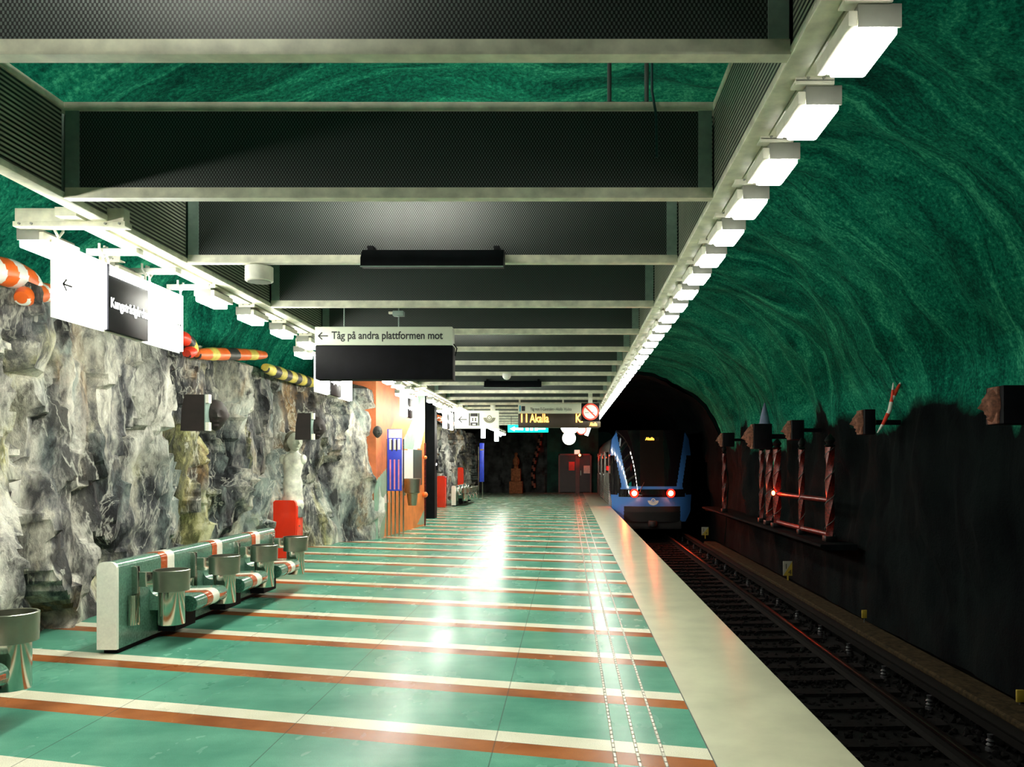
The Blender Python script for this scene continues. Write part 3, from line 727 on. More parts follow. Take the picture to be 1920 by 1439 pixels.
# ---------------------------------------------------------------- bench with bins
def bench(loc, lab):
    t = thing('platform_bench', lab, 'bench', loc, 0, 'stone benches along the rock wall')
    # local: x=0 the back plane (front face at x=.10), y from 0 to 3.5
    H = .725; x0, x1 = -.075, .075
    def backprof(x0, x1, H, r=.055):
        pr = [(x0, .04), (x1, .04)]
        for i in range(7): a = math.pi/2*i/6; pr.append((x1-r+r*math.cos(a), H-r+r*math.sin(a)))
        for i in range(7): a = math.pi/2+math.pi/2*i/6; pr.append((x0+r+r*math.cos(a), H-r+r*math.sin(a)))
        return pr
    MB().prism(backprof(x0, x1, H), .02, 3.5, smooth=False).build('backrest', m['benchgreen'], t)
    b = MB(); b.prism(backprof(x0-.003, x1+.003, H+.003), -.012, .02); b.build('end_panel', m['benchwhite'], t)
    b = MB(); b.box(x0+.02, x1-.02, .05, 3.4, 0, .04); b.build('plinth', m['black'], t)
    for k in range(3):
        ya, yb = .50+k*1.03, 1.12+k*1.03
        # seat shell: rises into backrest with a curve
        def seatprof(e=0):
            pr = []
            zt = .375+e; nx, nz, nr = .415, .315, .068+e
            for i in range(8): a = math.pi/2*i/7; pr.append((x1+.09-.09*math.sin(math.pi/2-a)*1.0-.0+e*0, zt+.09-.09*math.sin(a)))
            for i in range(13): a = math.pi/2-math.pi*1.15*i/12; pr.append((nx+nr*math.cos(a), nz+nr*math.sin(a)))
            pr += [(.30, .262-e), (x1-.02, .262-e), (x1-.02, zt+.09)]
            return pr
        st = MB().prism(seatprof(), ya, yb, mi=0, smooth=False).build('seat', [m['benchgreen']], t)
        MB().prism([(.415+.066*math.cos(2*math.pi*i/20), .315+.066*math.sin(2*math.pi*i/20)) for i in range(20)], ya-.006, ya).build('nose_cap', m['benchgreen2'], st)
        for (s0, s1, mt, nm) in ((.20, .31, m['benchbrown'], 'brown_stripe'), (.31, .44, m['benchwhite'], 'white_stripe')):
            MB().prism(seatprof(.003), ya+s0, ya+s1).build(nm, mt, st)
            MB().prism(backprof(x0-.003, x1+.003, H+.003), ya+s0, ya+s1).build(nm, mt, t)
        MB().box(.412, .486, ya+.44, yb-.03, .30, .33, .004).build('brown_edge', m['benchbrown'], st)
        MB().box(.09, .24, ya+.12, yb-.12, .06, .262).build('support', m['black'], t)
    for k in range(4):
        yc = .32+k*1.02 if k else .30
        bn = bpy.data.objects.new('bin', None); COL.objects.link(bn); bn.parent = t; bn.location = (.36, yc, 0)
        b = MB(); b.lathe([(.130, .46), (.138, .463), (.142, .628), (.136, .632), (.128, .630), (.126, .52)], (0, 0, 0), 36); b.build('cup', m['brushed'], bn)
        b = MB(); b.lathe([(.100, .185), (.102, .19), (.102, .46)], (0, 0, 0), 32); b.build('pipe', m['chrome'], bn)
        b = MB(); b.box(-.29, -.225, -.082, -.068, .19, .67, .003); b.box(-.29, -.235, -.056, -.044, .19, .65, .003); b.cyl((-.255, -.13, .20), (-.255, -.13, .44), .035, 16); b.box(-.235, -.10, -.08, -.05, .50, .62, .003); b.build('bracket', m['chrome'], bn)
    return t
bench((-3.62, 6.49, 0), 'near green stone bench with round-topped white end and four steel bins')
bench((-3.62, 6.49-5.03, 0), 'bench mostly outside the frame, only its last bin at the left edge')
bench((-4.03, 29.0, 0), 'far small bench beyond the black column with pale end panel')

# red cabinets
def cabinet(loc, w, dp, h, lab):
    t = thing('red_cabinet', lab, 'cabinet', loc, 0, 'orange-red grit boxes on the platform')
    r = .07
    pr = [(-w/2, 0), (w/2, 0)]+[(w/2-r+r*math.cos(math.pi/2*i/5), h-r+r*math.sin(math.pi/2*i/5)) for i in range(6)]+[(-w/2+.03, h), (-w/2, h-.03)]
    MB().prism(pr, 0, dp).build('body', m['red'], t)
    MB().box(w/2, w/2+.008, .03, dp-.03, .06, h-.09, .003).build('door', m['red'], t)
    MB().cyl((w/2+.012, dp*.3, h*.55), (w/2+.03, dp*.3, h*.55), .015, 10).build('latch', m['chrome'], t)
    return t
cabinet((-4.50, 13.1, 0), .36, .34, .92, 'bright orange-red cabinet behind the near bench by the rock')
cabinet((-4.38, 28.4, 0), .27, .4, 1.08, 'bright orange-red cabinet right of the black column')
t = cabinet((-4.45, 34, 0), .22, .2, .8, 'small orange-red box above the far bench end'); t.location.z = .55
t['label'] = 'small orange-red box fixed beyond the far bench'

# painted wall block with geometric pattern
A = Vector((-3.82, 16.4)); B = Vector((-3.51, 20.2))
def on_plane(px, py):
    k = (px-VX)/F; u = B-A
    s = (A.x-k*A.y)/(k*u.y-u.x); d = A.y+s*u.y
    return s, EYE-(py-VY)*d/F
def cp(x, y): return (680+x/4.643, 700+y/4.643)
polys = [  # painter's order, photo crop outlines on the wall plane
 (1, [(100, 0), (700, 0), (700, 1500), (100, 1500)]),
 (0, [(100, 0), (560, 0), (345, 660), (215, 820), (100, 950)]),
 (1, [(305, 340), (440, 400), (350, 590), (345, 680), (215, 820), (240, 500)]),
 (2, [(440, 400), (480, 150), (560, 150), (440, 665), (345, 665), (350, 590)]),
 (3, [(540, 200), (540, 480), (500, 662), (440, 662)]),
 (1, [(540, 480), (545, 662), (500, 662)]),
 (3, [(345, 668), (440, 668), (440, 975), (345, 975)]),
 (4, [(440, 668), (515, 668), (515, 975), (440, 975)]),
 (2, [(215, 820), (130, 920), (90, 1000), (90, 1500), (180, 1500), (215, 1100)]),
 (3, [(215, 1030), (150, 1130), (225, 1130)]),
 (2, [(475, 1320), (540, 1180), (540, 1320)]),
]
POL = [(mi, [on_plane(*cp(x, y)) for x, y in pl]) for mi, pl in polys]
def inside(pt, poly):
    x, y = pt; c = False; j = len(poly)-1
    for i in range(len(poly)):
        xi, yi = poly[i]; xj, yj = poly[j]
        if (yi > y) != (yj > y) and x < (xj-xi)*(y-yi)/(yj-yi+1e-12)+xi: c = not c
        j = i
    return c
b = MB(); nu, nv = 110, 130
V = [[b.bm.verts.new((A.x+(B.x-A.x)*i/nu, A.y+(B.y-A.y)*i/nu, 3.9*j/nv)) for j in range(nv+1)] for i in range(nu+1)]
for i in range(nu):
    for j in range(nv):
        f = b.bm.faces.new((V[i][j], V[i+1][j], V[i+1][j+1], V[i][j+1])); c = ((i+.5)/nu, 3.9*(j+.5)/nv)
        mi = 1
        for k, pl in POL:
            if inside(c, pl): mi = k
        f.material_index = mi
b.box(-4.55, A.x, A.y, A.y+.02, 0, 3.9, mi=0)
b.box(-5.4, B.x, B.y-.02, B.y, 0, 3.9, mi=2)
b.box(A.x-.04, A.x+.03, A.y-.01, A.y+.30, 0, 1.15, mi=2)
tag(b.build('trim_2', [m['orangewall'], m['orange2'], m['palegreen'], m['white'], m['darkteal']]), kind='structure')
# black column & recess behind
b = MB(); b.prism([(-3.98, 22.6), (-3.66, 22.6), (-3.66, 23.0), (-3.98, 23.0)], 0, 3.9, 'z')
tag(b.build('black_column', m['black']), 'tall narrow black column between the painted wall and the far cabinet', 'column')
t = thing('intercom_box', 'small black box with a lit spot on the right side of the black column', 'box', P(818, 882, 22.9))
MB().box(-.10, .05, -.05, .1, 0, .3, .01).build('body', m['black'], t)
b = MB(); disc(b, .03, -.055, -.05, .16); b.build('indicator', m['lightbox'], t)
# timetable stand
k = 16.85/F
t = thing('timetable_stand', 'blue network map panel on slim steel posts before the painted wall', 'map stand', (P(726, 870, 16.85).x, 16.85, 0))
w = 27*k; zt = EYE+(VY-805)*k; zb = EYE-(921-VY)*k
MB().box(0, w, 0, .05, zb, zt, .004).build('panel', m['blue'], t)
MB().box(.03, w-.0, -.004, 0, zt-.18, zt-.01).build('header', m['cream2'], t)
b = MB()
for i in range(3): x = .05+i*.085; b.box(x, x+.03, -.006, 0, zb+.03, zt-.62)
b.build('route_lines', m['pink'], t)
b = MB()
for i in range(3): x = .045+i*.085; b.box(x, x+.05, -.006, 0, zt-.42, zt-.2)
b.build('timetable_sheets', m['cream2'], t)
b = MB()
for i in range(2): x = .085+i*.09; b.box(x, x+.03, -.008, -.006, zt-.45, zt-.22)
b.build('black_blocks', m['ink'], t)
for i in range(5):
    MB().cyl((-.02+i*(w+.04)/4, .08, 0), (-.02+i*(w+.04)/4, .08, zb+.1 if 0 < i < 4 else zt-.2), .015, 10).build('post', m['chrome'], t)
t = thing('wall_bin', 'conical steel litter bin mounted on the painted wall', 'bin', (P(773, 948, 18.2).x, 18.2, P(773, 938, 18.2).z))
MB().lathe([(.09, -.12), (.095, -.1), (.12, .14), (.17, .16), (.19, .47), (.17, .475), (.16, .40)], (0, 0, 0), 28).build('cone', m['brushed'], t)
MB().box(-.20, -.15, -.05, .05, .1, .4, .005).build('wall_bracket', m['chrome'], t)
t = thing('red_post', 'thin post with orange-red knobs at the corner of the painted wall', 'post', (P(793, 985, 20).x+.05, 20.0, 0))
MB().cyl((0, 0, 0), (0, 0, 2.0), .02, 10).build('pole', m['ironred'], t)
MB().ball((0, 0, .75), .07).build('knob', m['orange'], t); MB().ball((0, 0, 1.65), .05).build('knob', m['orange'], t)
# far blue stand
t = thing('info_totem', 'slim blue information post beyond the far bench', 'totem', (P(900, 930, 34).x, 34, 0))
MB().box(-.02, .16, 0, .08, .75, 2.35, .01).build('panel', m['blue'], t)
MB().box(.0, .15, -.006, 0, 2.05, 2.1).build('stripe', m['yellow'], t)
MB().cyl((-.06, .04, 0), (-.06, .04, 2.2), .02, 10).build('post', m['chrome'], t); MB().cyl((.1, .04, 0), (.1, .04, .8), .02, 10).build('post', m['chrome'], t)

# ---------------------------------------------------------------- snakes of striped stone on the wall top
def snake(lab, pts, r, cols, sw, seed=0):
    """pts: (x, y, z); cols: list of materials, alternating rings"""
    P3 = [Vector(p) for p in pts]; out = []
    for i in range(len(P3)-1):
        p0 = P3[max(i-1, 0)]; p1 = P3[i]; p2 = P3[i+1]; p3 = P3[min(i+2, len(P3)-1)]
        for k in range(44):
            u = k/44; out.append(.5*((2*p1)+(-p0+p2)*u+(2*p0-5*p1+4*p2-p3)*u*u+(-p0+3*p1-3*p2+p3)*u**3))
    out.append(P3[-1]); L = 0; cum = [0]
    for a, c in zip(out, out[1:]): L += (c-a).length; cum.append(L)
    rad = [r*(1-.35*abs(2*c/L-1)**4)*(1+.08*noise.noise(Vector((c*5, seed, 0)))) for c in cum]
    rad[0] = r*.5; rad[-1] = r*.5
    mats = [c[0] for c in cols]; seq = [c[1] for c in cols]; tot = sum(seq)
    def mf(i, k):
        s = ((cum[i]+.04*math.sin(2*math.pi*k/16)) % tot)
        for q, v in enumerate(seq):
            if s < v: return q
            s -= v
        return 0
    b = MB(); b.tube(out, rad, 16, mfun=mf)
    tag(b.build('stone_garland', mats), lab, 'sculpture', 'striped stone rolls on top of the rock wall')
mO = M('garland_orange', (.85, .15, .02), .4, 0, .1, 8); mY = M('garland_yellow', (.75, .62, .12), .5, 0, .15, 8); mK = M('garland_black', (.03, .03, .03), .5); mW = m['white']
def wp(px, py, X): d = F*X/(px-VX); return (X, d, EYE-(py-VY)*d/F)
snake('thick orange and white striped stone roll at the left edge', [wp(-60, 500, -4.5), wp(0, 508, -4.5), wp(35, 520, -4.5), wp(64, 538, -4.5)], .115, [(mO, .14), (mW, .12)], 0)
snake('orange roll with one white ring just left of the nearest sign board', [wp(40, 560, -4.4), wp(62, 551, -4.45), wp(85, 549, -4.5), wp(112, 553, -4.5)], .085, [(mO, .36), (mW, .06)], 0)
snake('small red and black curled stone roll behind the nearest sign group', [wp(333, 628, -4.45), wp(352, 640, -4.42), wp(360, 655, -4.4), wp(350, 664, -4.4)], .075, [(m['redpaint'], .14), (mK, .10), (mY, .1)], 0)
snake('orange, yellow and black striped roll above the pale rock', [wp(368, 664, -4.5), wp(410, 664, -4.62), wp(455, 665, -4.66), wp(496, 666, -4.66)], .085, [(mO, .42), (mY, .30), (mO, .42), (mK, .4)], 0)
snake('yellow and black striped stone roll left of the platform sign', [wp(497, 690, -4.6), wp(530, 702, -4.65), wp(560, 711, -4.68), wp(592, 721, -4.7)], .10, [(mY, .30), (mK, .26)], 0)
snake('orange and white striped roll right of the second sign group', [wp(660, 737, -4.35), wp(680, 743, -4.3), wp(700, 750, -4.2), wp(713, 755, -4.1)], .10, [(mW, .22), (mO, .25)], 0)
snake('small orange and white roll far behind the black column', [wp(818, 782, -4.2), wp(832, 789, -4.25), wp(851, 796, -4.3)], .11, [(mO, .5), (mW, .35)], 0)

# ---------------------------------------------------------------- sculptures
def head_mesh(b, c, s, yaw=0, mi=0):
    """a head with brow, nose, mouth, chin, ears; faces -y before yaw"""
    R = Matrix.Rotation(yaw, 3, 'Z')
    def fn(q):
        x, y, z = q
        v = Vector((x*.74, y*.92, z*1.0))
        if z < -.2: v.x *= 1-.35*min(1, (-z-.2)/.8); v.y *= 1-.12*min(1, (-z-.2)/.8)
        fr = max(0, -y)
        v.y -= .34*math.exp(-(x/.17)**2-((z+.12)/.16)**2)*(fr > .3)          # nose
        v.y -= .13*math.exp(-(x/.5)**2-((z-.24)/.12)**2)*(fr > .3)           # brow
        v.y += .16*math.exp(-((abs(x)-.30)/.16)**2-((z-.06)/.11)**2)*(fr > .3)  # eye sockets
        v.y -= .08*math.exp(-(x/.22)**2-((z+.42)/.06)**2)*(fr > .3)          # lips
        v.y += .09*math.exp(-(x/.4)**2-((z+.30)/.05)**2)*(fr > .3)+.10*math.exp(-(x/.4)**2-((z+.57)/.06)**2)*(fr > .2)
        v.y -= .20*math.exp(-(x/.28)**2-((z+.76)/.13)**2)                    # chin
        v.x += (1 if x > 0 else -1)*.10*math.exp(-(y/.16)**2-((z)/.22)**2)*(abs(x) > .8)
        return R @ v
    b.ball(c, s, mi, 40, fn)
# marble torso by the bench
t = thing('marble_torso', 'white marble torso with a turned head standing against the rock wall', 'statue', (P(549, 945, 13.3).x, 13.3, .86))
b = MB(); k = 13.3/F
secs = [(0, .17, .14, 0), (.08, .19, .15, 0), (.16, .16, .14, .005), (.24, .175, .145, 0), (.34, .165, .135, 0), (.44, .15, .125, -.005), (.54, .165, .14, 0), (.64, .185, .15, .01), (.72, .19, .145, .01), (.78, .15, .12, .015), (.82, .08, .08, .02), (.88, .06, .065, .02)]
n = 28; rings = []
for z, rx, ry, cx in secs:
    rx *= .88
    ring = []
    for i in range(n):
        a = 2*math.pi*i/n; c_, s_ = math.cos(a), math.sin(a)
        cr = 1+.06*math.exp(-((a-1.5*math.pi)/.25)**2)*(-1 if z > .3 else 1)
        if .55 < z < .75 and s_ < 0: cr += .10*math.exp(-((abs(c_)-.45)/.25)**2)
        if .1 < z < .5: cr += .05*math.sin(z*40+a*2)
        ring.append(b.bm.verts.new((cx+rx*c_*cr, ry*s_*cr, z)))
    rings.append(ring)
for i in range(len(rings)-1):
    for j in range(n):
        f = b.bm.faces.new((rings[i][j], rings[i][(j+1) % n], rings[i+1][(j+1) % n], rings[i+1][j])); f.smooth = True
b.bm.faces.new(rings[0][::-1]); b.bm.faces.new(rings[-1])
b.ball((-.15, 0, .71), (.065, .08, .08)); b.ball((.165, 0, .71), (.06, .08, .08))
b.ball((.07, -.02, -.02), (.11, .12, .13)); b.ball((-.08, 0, -.02), (.10, .12, .12))
head_mesh(b, (.04, -.03, .985), .155, yaw=.75)
b.build('torso', m['marble'], t)
b = MB(); b.ball((.0, .03, 1.05), (.135, .13, .115)); b.ball((-.085, .02, .95), (.07, .09, .12)); b.build('hair', m['hairstone'], t)
MB().box(-.16, .16, -.12, .16, -.22, -.04, .02).build('rock_base', m['rock'], t)
# dark boxes on the left wall
for (px0, px1, y0, y1, X, lab) in ((338, 384, 740, 808, -4.15, 'dark brown box plate fixed on the rock wall under the orange roll'), (553, 583, 775, 825, -4.15, 'dark brown box plate on the rock wall above the marble torso')):
    d = F*X/(px0-VX); k = d/F; w = (px1-px0)*k; h = (y1-y0)*k
    t = thing('wall_box', lab, 'box', P(px0, y1, d), 0, 'dark boxes on the rock wall')
    MB().prism([(0, 0), (w, 0), (w, h), (w*.18, h), (w*.05, h*.6)], 0, .12).build('box', m['darkbrown'], t)
    MB().box(w, w+.012, -.01, .12, 0, h).build('edge', m['greygreen'], t)
    MB().box(w+.01, w+.045, -.01, .06, h-.09, h).build('bracket', m['cream2'], t); MB().box(w+.01, w+.045, -.01, .06, 0, .09).build('bracket', m['cream2'], t)
    b = MB(); head_mesh(b, (w+.02, .22, h*.46), h*.44, yaw=.5); b.build('mask', m['darkbrown'], t)
t = thing('rock_sculpture', 'small dark stone head jutting from the rock beside the painted wall', 'statue', P(708, 822, 16.1))
b = MB(); head_mesh(b, (0, 0, .12), .12, yaw=.6); b.build('head', m['endrock'], t)
# orange statue on stacked plinth at the far end
t = thing('terracotta_statue', 'orange terracotta figure on a stepped block at the far end of the platform', 'statue', (P(967, 924, 41.5).x, 41.5, 0))
k = 41.5/F
MB().box(-12.5*k, 12.5*k, 0, .5, 0, 23*k, .03).build('lower_block', m['terracotta'], t)
MB().box(-9*k, 9*k, .05, .45, 23*k, 47*k, .03).build('upper_block', m['terracotta'], t)
b = MB(); b.lathe([(5*k, 47*k), (4.5*k, 51*k), (3.5*k, 52*k), (6*k, 56*k), (6.4*k, 62*k), (4.5*k, 67*k), (2.5*k, 69*k), (2*k, 71*k)], (0, .25, 0), 20); b.ball((0, .25, 74*k), 3.3*k); b.build('bust', m['terracotta'], t)
# striped roll down the end wall
b = MB(); pts = [P(px, py, 42.7) for px, py in ((1014, 812), (1011, 835), (1006, 850), (1001, 870), (999, 890), (1001, 915))]
b.tube(pts, .10, 12, mfun=lambda i, k_: i % 2)
mT = M('dull_red_ring', (.30, .10, .06), .6)
def dense(pts, n):
    out = []
    for a, c in zip(pts, pts[1:]):
        for i in range(n): out.append(a.lerp(c, i/n))
    return out+[pts[-1]]
b.bm.free(); b = MB(); b.tube(dense(pts, 6), .11, 12, mfun=lambda i, k_: ((i*2+k_//3)//4) % 2)
tag(b.build('striped_column', [mT, m['black']]), 'dull red and black striped roll running down the far end wall', 'sculpture')
# double door in the end wall
t = thing('double_door', 'dark red framed double door with papers at the far end', 'door', (P(1078, 925, 42.8).x, 42.7, 0))
k = 42.8/F; w = 31*k; h = 73*k
for (x0, x1) in ((-w+.08, -.22*w+.22), (.02*w+.22, w-.08)):
    dl = MB().box(x0, x1, .03, .08, .03, h-.08).build('door_leaf', m['doorwood'], t)
MB().box(.02*w+.27, .02*w+.30, -.03, .03, .9, 1.15).build('door_handle', m['brushed'], t)
b = MB(); b.box(-w, -w+.08, 0, .1, 0, h); b.box(w-.08, w, 0, .1, 0, h); b.box(-w, w, 0, .1, h-.08, h); b.box(-.22*w+.22, .02*w+.22, 0, .1, 0, h); b.build('frame', m['doorframe'], t)
MB().box(-.32, -.02, .0, .03, 1.15, 1.6).build('notice', m['redpaint'], t, 'red notice'); MB().box(.45, .8, .0, .03, 1.0, 1.4).build('notice', m['cream2'], t, 'white notice')
t = thing('emergency_light', 'small white lamp box above the far double door', 'lamp', P(1082, 852, 42.6))
MB().box(-.14, .14, 0, .1, 0, .22, .01).build('body', m['signlit'], t)
t = thing('red_lamp', 'small red lamp above the far double door', 'lamp', P(1087, 854, 42.5)); MB().ball((0, 0, 0), .06).build('bulb', m['redlamp'], t); MB().box(-.08, .08, .05, .1, -.08, .08).build('backplate', m['black'], t)

# heads on the right wall
def wall_head(px0, px1, pxb, y0, y1, d, lab, mt=None):
    k = d/F; t = thing('stone_head_block', lab, 'statue', P(px1, y1, d), 0, 'stone heads jutting from the right wall')
    h = (y1-y0)*k; w = (px1-px0)*k
    b = MB(); head_mesh(b, (h*.16, .15, h*.50), (h*.50, min(h*.5, .19), h*.50), yaw=-math.pi/2); b.build('head', mt or m['bronze'], t)
    MB().box(0, (pxb-px1)*k, -.04, .34, 0, h, .01).build('block', m['black'], t)
    MB().box(-.03, .02, .04, .26, .0, h*.99, .02).build('collar', mt or m['bronze'], t)
    MB().box((pxb-px1)*k-.02, 5.35-t.location.x, .12, .18, h*.4, h*.6, .005).build('wall_mount', m['black'], t) if t.location.x+(pxb-px1)*k < 5.3 else None
wall_head(1851, 1878, 2010, 723, 795, 8.9, 'large reddish stone profile head on a dark block at the right edge')
wall_head(1607, 1620, 1640, 768, 815, 12.6, 'reddish stone head beside the red and white striped horns')
wall_head(1469, 1484, 1507, 788, 825, 16.6, 'reddish stone head above the second iron column')
wall_head(1409, 1413, 1447, 795, 842, 18.5, 'dark stone head block under the pale blue cone')
wall_head(1347, 1355, 1377, 812, 838, 22.5, 'farthest stone head block on the right wall near the train')
t = thing('blue_cone', 'pale blue pointed cone standing on the dark head block', 'sculpture', P(1436, 795, 18.5))
k = 18.5/F; MB().lathe([(10*k, 0), (8*k, 12*k), (5*k, 25*k), (1*k, 40*k)], (0, .12, 0), 20).build('cone', m['paleblue'], t); MB().lathe([(11*k, -.01), (11*k, .02)], (0, .12, 0), 20).build('rim', m['paleblue'], t)
t = thing('striped_horns', 'forked red and white striped horn on the right wall', 'sculpture', P(1645, 812, 12.2))
k = 12.2/F
def hp(px, py): return Vector(((px-1645)*k, 0, (812-py)*k))
for pl in ([(1645, 812), (1656, 795), (1668, 770), (1673, 745), (1675, 718)], [(1668, 760), (1677, 740), (1690, 715)]):
    q = dense([hp(*p) for p in pl], 8); nq = len(q)
    rr = [.030*(1-.75*abs(2*i/(nq-1)-1)**2) for i in range(nq)]
    MB().tube(q, rr, 12, mfun=lambda i, k_: (i//7) % 2).build('horn', [m['white'], m['redpaint']], t)

# iron columns with rail on the right
def iron_column(px, ytop, d, wpx, lab, i):
    x = P(px, 870, d).x; z1 = P(px, ytop, d).z; r = wpx*d/F/2
    t = thing('iron_column', lab, 'column', (x, d, .12), 0, 'dark iron columns on the right ledge'); H = z1-.12-.2
    b = MB(); ns = 60; n = 12; rings = []
    for q in range(ns+1):
        z = H*q/ns; tw = z*9
        rings.append([b.bm.verts.new((r*(1+.16*math.cos(4*(2*math.pi*j/n)))*math.cos(2*math.pi*j/n+tw*.3), r*(1+.16*math.cos(4*(2*math.pi*j/n)))*math.sin(2*math.pi*j/n+tw*.3), z)) for j in range(n)])
    for q in range(ns):
        for j in range(n): f = b.bm.faces.new((rings[q][j], rings[q][(j+1) % n], rings[q+1][(j+1) % n], rings[q+1][j])); f.smooth = True
    b.build('shaft', m['ironred'], t)
    hp_ = [Vector((r*1.22*math.cos(a*.55), r*1.22*math.sin(a*.55), H*a/44)) for a in range(45)]
    MB().tube(hp_, .007, 6).build('spiral_wire', m['rod'], t)
    MB().lathe([(r*1.0, H), (r*1.4, H+.03), (r*.8, H+.06), (r*1.3, H+.12), (r*1.0, H+.17), (.01, H+.24)], (0, 0, 0), 16).build('finial', m['iron'], t)
    MB().box(-r*1.5, r*1.5, -r*1.5, r*1.5, -.02, .08, .01).build('base', m['iron'], t)
    return t
IC = [(1556, 818, 14.9, 15, 'nearest dark red iron column on the right ledge'), (1503, 825, 16.4, 10, 'slim spiral iron column behind the nearest one'),
      (1457, 826, 18.2, 13, 'third iron column of the ledge, right of the broad glowing pair'), (1443, 828, 19.0, 13, 'fourth iron column forming the glowing pair'),
      (1428, 830, 19.8, 8, 'slim dark column left of the glowing pair'), (1358, 838, 24.0, 7, 'farthest iron column near the train')]
cs = [iron_column(*a, i) for i, a in enumerate(IC)]
for (a, c, za) in ((cs[0], cs[1], .72), (cs[1], cs[2], .72), (cs[0], cs[1], .1), (cs[1], cs[2], .1)):
    b = MB(); p0 = a.location+Vector((0, 0, za)); p1 = c.location+Vector((0, 0, za))
    b.cyl(p0, p1, .05, 10); 
    tag(b.build('iron_rail', m['ironred']), ('upper' if za > .5 else 'lower')+' dark red iron bar between the '+('nearest and second' if a is cs[0] else 'second and third')+' columns', 'bar', 'bars between the iron columns')
t = thing('red_lamp', 'added small red fill lamp for the glow on the broad pair of iron columns', 'lamp', P(1450, 925, 17.9))  # lamp added to give the columns their red glow
MB().ball((0, 0, 0), (.035, .035, .05)).build('bulb', m['redlamp'], t); MB().box(-.03, .03, .03, .08, -.08, .08, .005).build('mount', m['iron'], t)
# plates along the trough
for (px, py, d, w, h, tx, lab) in ((1477, 1080, 18.0, 17, 27, ('1', '4'), 'white and yellow number plate on the trough reading 1 and 4'), (1322, 1004, 27.5, 13, 15, ('2', '4'), 'small number plate farther along the trough near the train')):
    k = d/F; t = thing('number_plate', lab, 'sign', P(px, py, d)); w *= k/2; h *= k
    MB().prism([(-w, 0), (w, h), (-w, h)], 0, .02).build('white_half', m['plate'], t); MB().prism([(-w, 0), (w, 0), (w, h)], 0, .02).build('yellow_half', m['yellow'], t)
    text_part(tx[0], h*.5, m['ink'], t, (-w*.75, -.003, h*.48), RF); text_part(tx[1], h*.45, m['ink'], t, (w*.1, -.003, h*.1), RF)
    MB().box(-.01, .02, .0, .02, -.12, 0).build('stake', m['yellow'], t)
for (px, py, d, lab) in ((1914, 1318, 8.7, 'yellow marker peg at the right edge of the picture'), (1621, 1160, 13.2, 'thin yellow marker peg midway along the trough')):
    t = thing('marker_peg', lab, 'marker', P(px, py, d), 0, 'yellow pegs along the trough')
    MB().box(-.04, .04, 0, .03, 0, .13, .005).build('plate', m['yellow'], t); MB().cyl((0, .015, -.14), (0, .015, 0), .008, 8).build('stake', m['rod'], t)

# ---------------------------------------------------------------- train
TC = 2.95; TY = 30.0
t = thing('metro_train', 'blue and silver metro train with red tail lights and dark windscreen', 'train', (TC, TY, -1.1))
ZT = 3.82
def train_section():
    pr = [(-1.40, .55), (1.40, .55)]
    right = [(1.45, 1.0), (1.45, 2.0), (1.43, 2.9), (1.34, 3.35), (1.10, 3.66), (.7, 3.80)]
    pr += right + [(-x, z) for x, z in right[::-1]]
    return pr
MB().prism(train_section(), .6, 27).build('body', m['trainsilver'], t)
for s in (-1,):
    b = MB()
    for q in range(10): b.box(-1.47, -1.448, .7, 26.8, 1.05+q*.085, 1.085+q*.085)
    b.build('corrugated_siding', m['trainsilver'], t)
    for q in range(7):
        y = 1.6+q*3.7
        MB().box(-1.462, -1.44, y, y+2.2, 2.25, 3.05, .02).build('side_window', m['trainglass'], t)
        dr = MB().box(-1.475, -1.445, y+2.45, y+3.45, 1.05, 3.1, .02).build('side_door', m['trainsilver'], t)
        MB().box(-1.482, -1.47, y+2.55, y+2.9, 2.1, 2.95, .02).build('door_window', m['trainglass'], dr); MB().box(-1.482, -1.47, y+3.0, y+3.35, 2.1, 2.95, .02).build('door_window', m['trainglass'], dr)
    MB().box(-1.47, -1.45, 1.2, 2.2, 2.35, 2.5).build('destination_strip', m['taillens'], t)
# shaped front mask
def front_y(x, z):
    u = abs(x)/1.45; rake = max(0, (z-1.5))*.17
    return -1.0+.55*u**3+rake+.15*max(0, .9-z)
def front_w(z):
    return lerp_tab([(.4, 1.18), (1.0, 1.40), (1.7, 1.45), (2.9, 1.45), (3.4, 1.40), (3.82, 1.22)], z)
b = MB(); nx, nz = 110, 130; G = []
for j in range(nz+1):
    z = .55+(ZT-.02-.55)*j/nz; wd = front_w(z); row = []
    for i in range(nx+1):
        x = (2*i/nx-1); x = x*wd; row.append(b.bm.verts.new((x, front_y(x, z), z)))
    G.append(row)
def front_mat(x, z):
    ax = abs(x)
    # windscreen: wide at the bottom, edge pillars slanting outwards to the top
    pil_in = .86+(z-1.80)*.19
    pil_out = pil_in+.19
    if z > 1.80:
        if ax < pil_in: return 2 if ax < .42 else 1
        if ax < pil_out+.02: return 0
        return 1 if z < 2.9 else 0
    if ax > pil_out+.02+(1.80-z)*.7 and z > 1.50: return 1
    if z > 1.70: return 0
    if z > 1.42: return 1 if ax < 1.18 else 0
    if z > 1.10: return 0
    return 0 if ax > 1.0 else 3
for j in range(nz):
    for i in range(nx):
        f = b.bm.faces.new((G[j][i], G[j][i+1], G[j+1][i+1], G[j+1][i])); c = f.calc_center_median(); f.material_index = front_mat(c.x, c.z); f.smooth = True
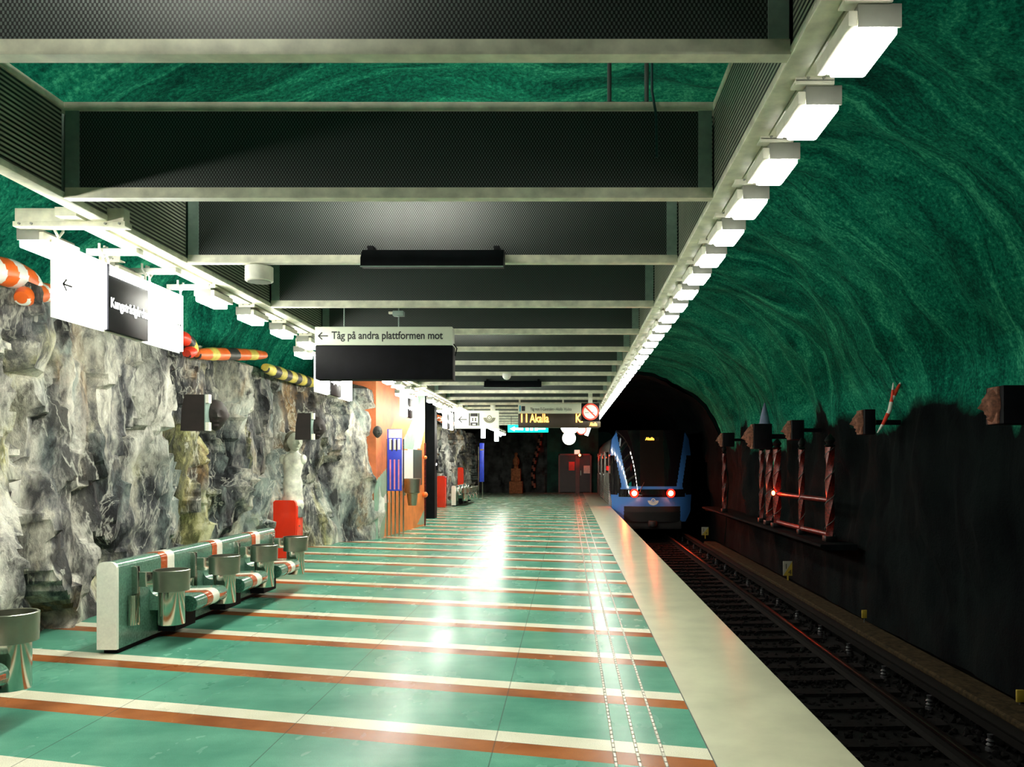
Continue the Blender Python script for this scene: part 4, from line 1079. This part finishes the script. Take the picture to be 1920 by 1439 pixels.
# sides of the cab back to the body
for s in (0, nx):
    prev = None
    for j in range(nz+1):
        v = G[j][s]; row = [v]
        for q in range(1, 5):
            yy = v.co.y+(.62-v.co.y)*q/4; xx = v.co.x+(math.copysign(max(abs(v.co.x), 1.40 if v.co.z < 3.3 else abs(v.co.x)), v.co.x)-v.co.x)*q/4
            row.append(b.bm.verts.new((xx, yy, v.co.z)))
        if prev:
            for q in range(4):
                f = b.bm.faces.new((prev[q], prev[q+1], row[q+1], row[q])); z = v.co.z
                yq = (prev[q].co.y+prev[q+1].co.y)/2
                f.material_index = 1 if (1.5+max(0, yq)*.5 < z < 2.9) else 0; f.smooth = True
        prev = row
top = [G[nz][i] for i in range(nx+1)]
bk = [b.bm.verts.new((v.co.x, .62, ZT-.02)) for v in top]
for i in range(nx): b.bm.faces.new((top[i], top[i+1], bk[i+1], bk[i])).material_index = 3
b.build('cab_front', [m['trainblue'], m['trainglass'], m['trainglass2'], m['trainblack']], t)
for x in (-.64, .64):
    y = front_y(x, 1.56)
    b = MB(); disc(b, .15, y-.05, y+.05, 1.56, 0, 28, x); tl = b.build('tail_light', m['taillens'], t)
    b = MB(); b.ball((x, y-.05, 1.56), (.085, .06, .085)); b.build('bulb', m['tail'], tl)
y = front_y(0, 3.5)
MB().box(-.26, .26, y-.05, y, 3.42, 3.55, .02).build('destination_display', m['trainblack'], t)
text_part('Akalla', .13, m['traindest'], t, (-.22, y-.056, 3.44), RF, xs=.95, bold=.006)
b = MB(); emblem(b, .02, 1.28, .19, front_y(0, 1.28)-.01, 0, 1); b.build('emblem', [m['white'], m['trainblue']], t)
for x in (-.42, .42): MB().prism([(x-.008, 1.55), (x+.008, 1.55), (x+.008, 3.3), (x-.008, 3.3)], -.995+.2, -.7).build('door_seam', m['ironred'], t) if False else None
MB().tube([(-.45, front_y(-.45, 1.6)-.02, 1.6), (-.30, front_y(-.3, 1.9)-.04, 1.95)], .012, 6).build('wiper', m['trainblack'], t)
MB().box(-1.05, 1.05, -.8, .8, .28, .60, .05).build('coupler_skirt', m['trainblack'], t)
b = MB(); b.lathe([(.0, -.12), (.16, -.1), (.18, 0), (.14, .1)], (0, -.95, .50), 20); b.box(-.10, .10, -1.1, -.6, .40, .60, .02); b.build('coupler', m['trainblack'], t)
for y in (2.2, 4.4, 21, 23.2):
    for x in (-.72, .72):
        b = MB(); b.prism([(y+.40*math.cos(2*math.pi*i/24), .40+.0+.40*math.sin(2*math.pi*i/24)) for i in range(24)], x-.06, x+.06, 'x'); b.build('wheel', m['trainblack'], t)
b = MB(); b.box(-1.2, 1.2, 1.0, 26, .2, .56, .03); b.build('underframe', m['trainblack'], t)
